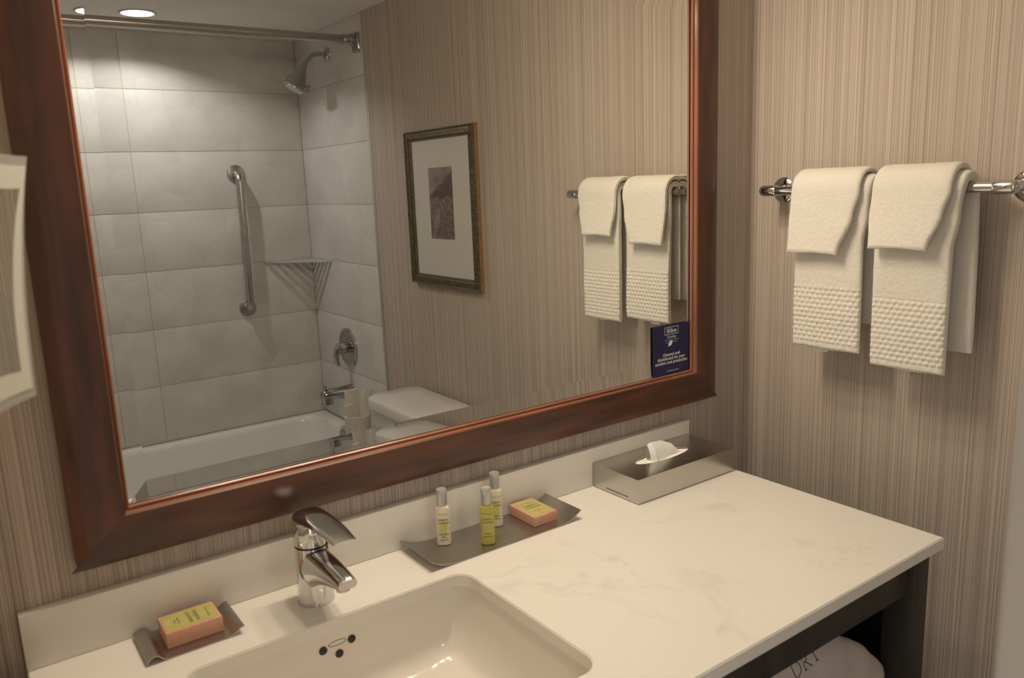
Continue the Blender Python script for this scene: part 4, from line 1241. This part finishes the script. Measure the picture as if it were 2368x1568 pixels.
bm = bmesh.new(); sd = Vector((ax.z, 0, -ax.x)) * -1
kb = J + ax * 0.085 + sd * 0.038
tube(bm, [kb, kb + sd * 0.016], 0.005, 10); tube(bm, [kb + sd * 0.017 - ax * 0.016, kb + sd * 0.020 + ax * 0.018], [0.0065, 0.0055], 10)
finish(bm, 'mode_lever', M_CHROMED, hd)

rod = thing('shower_curtain_rod', 'brushed metal curtain rod spanning the tub', 'curtain rod', (-0.762, -1.958, 2.045))
bm = bmesh.new(); tube(bm, [(-0.030, -1.958, 2.045), (-0.4, -1.958, 2.047), (-0.8, -1.958, 2.047), (XW + 0.03, -1.958, 2.045)], 0.0165, 24)
finish(bm, 'rod', M_ROD, rod)
for xx, sg in ((0, -1), (XW, 1)):
    bm = bmesh.new()
    loft(bm, [[(xx + sg * d, y, z) for y, z in rrect(-1.958 - 0.030 + i_, -1.958 + 0.030 - i_, 2.036 - 0.040 + i_, 2.036 + 0.040 - i_, 0.014, 5)] for d, i_ in ((0.0005, 0), (0.006, 0), (0.011, 0.004))], True, True)
    lathe(bm, [(0.024, 0.006), (0.026, 0.020), (0.023, 0.034), (0.0205, 0.040), (0.0205, 0.060), (0.019, 0.062)], (xx, -1.958, 2.045), (sg, 0, 0), 28)
    finish(bm, 'bracket', M_CHROMED, rod)

gb = thing('grab_bar', 'vertical brushed steel grab bar on the tiled wall', 'grab bar', (-0.333, YB, 1.24))
GT, GBm = Vector((-0.3300, YB, 1.548)), Vector((-0.3375, YB, 0.927))
bm = bmesh.new()
out = Vector((0, 0.052, 0)); dn_ = (GBm - GT).normalized()
pts = [GT + out * 0.04]
pts += [GT + out * (0.15 + 0.85 * math.sin(a)) + dn_ * (0.044 * (1 - math.cos(a))) for a in [PI / 2 * i / 8 for i in range(9)]]
pts += [GBm + out * (0.15 + 0.85 * math.cos(a)) - dn_ * (0.044 * (1 - math.sin(a))) for a in [PI / 2 * i / 8 for i in range(9)]]
pts += [GBm + out * 0.04]
tube(bm, pts, 0.0170, 20)
finish(bm, 'rail', M_BAR, gb, smooth=60)
for c in (GT, GBm):
    bm = bmesh.new(); lathe(bm, [(0.040, 0.0005), (0.040, 0.004), (0.036, 0.0095), (0.022, 0.012)], c, (0, 1, 0), 32)
    finish(bm, 'flange', M_BAR, gb)

shf = thing('corner_shelf', 'slatted metal corner shelf in the shower', 'shelf', (-0.05, YB + 0.05, 1.13))
for k in range(6):
    f = 1.0 - k * 0.165
    A = Vector((-0.240 * f, YB + 0.0005, 1.1355)); Bq = Vector((-0.0005, YB + 0.246 * f, 1.1355))
    d_ = (Bq - A).normalized(); nrm = Vector((d_.y, -d_.x, 0)); wd = 0.014 if k == 0 else 0.0195
    bm = bmesh.new()
    h_ = 0.007 if k == 0 else 0.0025
    q = [A, Bq, Bq + nrm * 0, A]
    pts = [A, Bq, Vector((-0.0005, Bq.y - wd * 1.25, 1.1355)), Vector((A.x + wd * 1.25, YB + 0.0005, 1.1355))]
    if pts[2].y < YB + 0.004: pts = [A, Bq, Vector((-0.0005, YB + 0.0005, 1.1355))]
    lo = [bm.verts.new(p - Vector((0, 0, h_))) for p in pts]; hi = [bm.verts.new(p + Vector((0, 0, 0.0060 if k == 0 else 0.001))) for p in pts]
    nn = len(pts)
    for i in range(nn): bm.faces.new((lo[i], lo[(i + 1) % nn], hi[(i + 1) % nn], hi[i]))
    bm.faces.new(lo[::-1]); bm.faces.new(hi)
    finish(bm, 'slat', M_SHELF, shf, smooth=0)
bm = bmesh.new()
box(bm, -0.240, -0.001, YB + 0.0003, YB + 0.004, 1.1285, 1.1345); box(bm, -0.0045, -0.0005, YB + 0.002, YB + 0.244, 1.1285, 1.1345)
finish(bm, 'wall_bracket', M_SHELF, shf, smooth=0)

# ================================================================== TOILET
TYC = -1.385
toi = thing('toilet', 'white two-piece toilet with its tank against the wall', 'toilet', (-0.35, TYC, 0))
bm = bmesh.new()
loft_rr(bm, [(-0.215, -0.035, TYC - 0.185, TYC + 0.185, 0.04, 0.375), (-0.225, -0.030, TYC - 0.195, TYC + 0.195, 0.045, 0.42), (-0.236, -0.024, TYC - 0.207, TYC + 0.207, 0.045, 0.6395)], True, True, 8)
finish(bm, 'tank', M_PORC, toi, smooth=50)
bm = bmesh.new()
loft_rr(bm, [(-0.242, -0.022, TYC - 0.212, TYC + 0.212, 0.05, 0.640), (-0.251, -0.018, TYC - 0.221, TYC + 0.221, 0.055, 0.644), (-0.252, -0.016, TYC - 0.222, TYC + 0.222, 0.056, 0.675), (-0.247, -0.020, TYC - 0.217, TYC + 0.217, 0.054, 0.682),
             (-0.236, -0.030, TYC - 0.206, TYC + 0.206, 0.050, 0.6865), (-0.16, -0.10, TYC - 0.12, TYC + 0.12, 0.03, 0.688)], True, True, 8)
finish(bm, 'tank_lid', M_PORC, toi, smooth=50)
bm = bmesh.new(); lathe(bm, [(0.014, 0), (0.014, 0.006), (0.009, 0.010)], (-0.233, TYC + 0.15, 0.60), (-1, 0, 0), 20)
tube(bm, [(-0.243, TYC + 0.15, 0.60), (-0.250, TYC + 0.12, 0.598), (-0.250, TYC + 0.075, 0.592)], [0.006, 0.006, 0.008], 10)
finish(bm, 'flush_lever', M_CHROME, toi)
def egg(x0, x1, hw, z, n=40):
    out_ = []
    for i in range(n):
        a = 2 * PI * i / n
        x = (x0 + x1) / 2 + (x1 - x0) / 2 * math.cos(a)
        y = TYC + hw * math.sin(a) * (1.0 + 0.10 * math.cos(a))
        out_.append((x, y, z))
    return out_
bm = bmesh.new()
loft(bm, [egg(-0.62, -0.10, 0.115, 0.0), egg(-0.60, -0.10, 0.105, 0.05), egg(-0.58, -0.08, 0.10, 0.18), egg(-0.66, -0.06, 0.15, 0.30), egg(-0.71, -0.05, 0.182, 0.37), egg(-0.715, -0.05, 0.186, 0.385), egg(-0.685, -0.10, 0.150, 0.387), egg(-0.66, -0.25, 0.12, 0.34), egg(-0.55, -0.35, 0.06, 0.22)], True, True)
finish(bm, 'bowl', M_PORC, toi, smooth=60)
bm = bmesh.new()
loft(bm, [egg(-0.725, -0.265, 0.190, 0.389), egg(-0.728, -0.262, 0.192, 0.398), egg(-0.722, -0.268, 0.187, 0.405)], True, True)
st_ = finish(bm, 'seat', M_PORC, toi, smooth=40)
bm = bmesh.new()
loft(bm, [egg(-0.722, -0.262, 0.188, 0.4055), egg(-0.726, -0.258, 0.190, 0.414), egg(-0.715, -0.27, 0.183, 0.422), egg(-0.60, -0.38, 0.09, 0.426)], True, True)
finish(bm, 'seat_cover', M_PORC, toi, smooth=40)

# ================================================================== BASKET WITH ROLLED CLOTHS on the corner of the tub rim
BK = Vector((-0.140, -1.922, 0.3630))
bk = thing('woven_basket', 'small cream ribbed basket on the tub rim behind the toilet tank', 'basket', BK)
bm = bmesh.new()
fnr = lambda r, h, a: r + 0.0036 * math.sin(28 * a + h * 560)
prof = [(0.040, 0.0)] + [(0.043 + 0.012 * (i / 22), 0.002 + 0.150 * i / 22) for i in range(23)]
lathe(bm, prof, BK, seg=170, cap1=False, fn=fnr)
lathe(bm, [(0.0555, 0.148), (0.0580, 0.153), (0.0555, 0.158), (0.0515, 0.154), (0.045, 0.06), (0.03, 0.012)], BK, seg=48, cap0=False, cap1=True)
finish(bm, 'basket_body', M_BASKET, bk, smooth=60)
def roll(base, tip, r, label, flat=1.0):
    bm = bmesh.new()
    base, tip = Vector(base), Vector(tip); d, s_, t_ = frame_axes(tip - base); L_ = (tip - base).length
    n = 60; turns = 2.4
    sec = []
    for k in range(n + 1):
        a = turns * 2 * PI * k / n; rr = r * (0.28 + 0.72 * k / n)
        sec.append((rr * flat * math.cos(a), rr * math.sin(a)))
    th = 0.0028
    inn = [(x * (1 - th / max(0.004, math.hypot(x, y))), y * (1 - th / max(0.004, math.hypot(x, y)))) for x, y in sec]
    ring = sec + inn[::-1]
    loft(bm, [[base + d * h + s_ * x + t_ * y for x, y in ring] for h in (0, L_ * 0.5, L_)], True, True)
    o = finish(bm, 'rolled_cloth', M_TERRY, None, smooth=60)
    return tag(o, label, 'cloth', 'rolled cloths in the basket')
roll(BK + Vector((-0.008, -0.012, 0.035)), BK + Vector((-0.018, -0.014, 0.262)), 0.034, 'wide upright folded white cloth in the basket', 0.40)
roll(BK + Vector((0.016, 0.016, 0.035)), BK + Vector((0.048, 0.012, 0.262)), 0.026, 'rolled white cloth leaning towards the tank in the basket', 0.45)
roll(BK + Vector((-0.020, 0.024, 0.035)), BK + Vector((-0.050, 0.020, 0.210)), 0.017, 'short rolled white cloth leaning over the basket side')
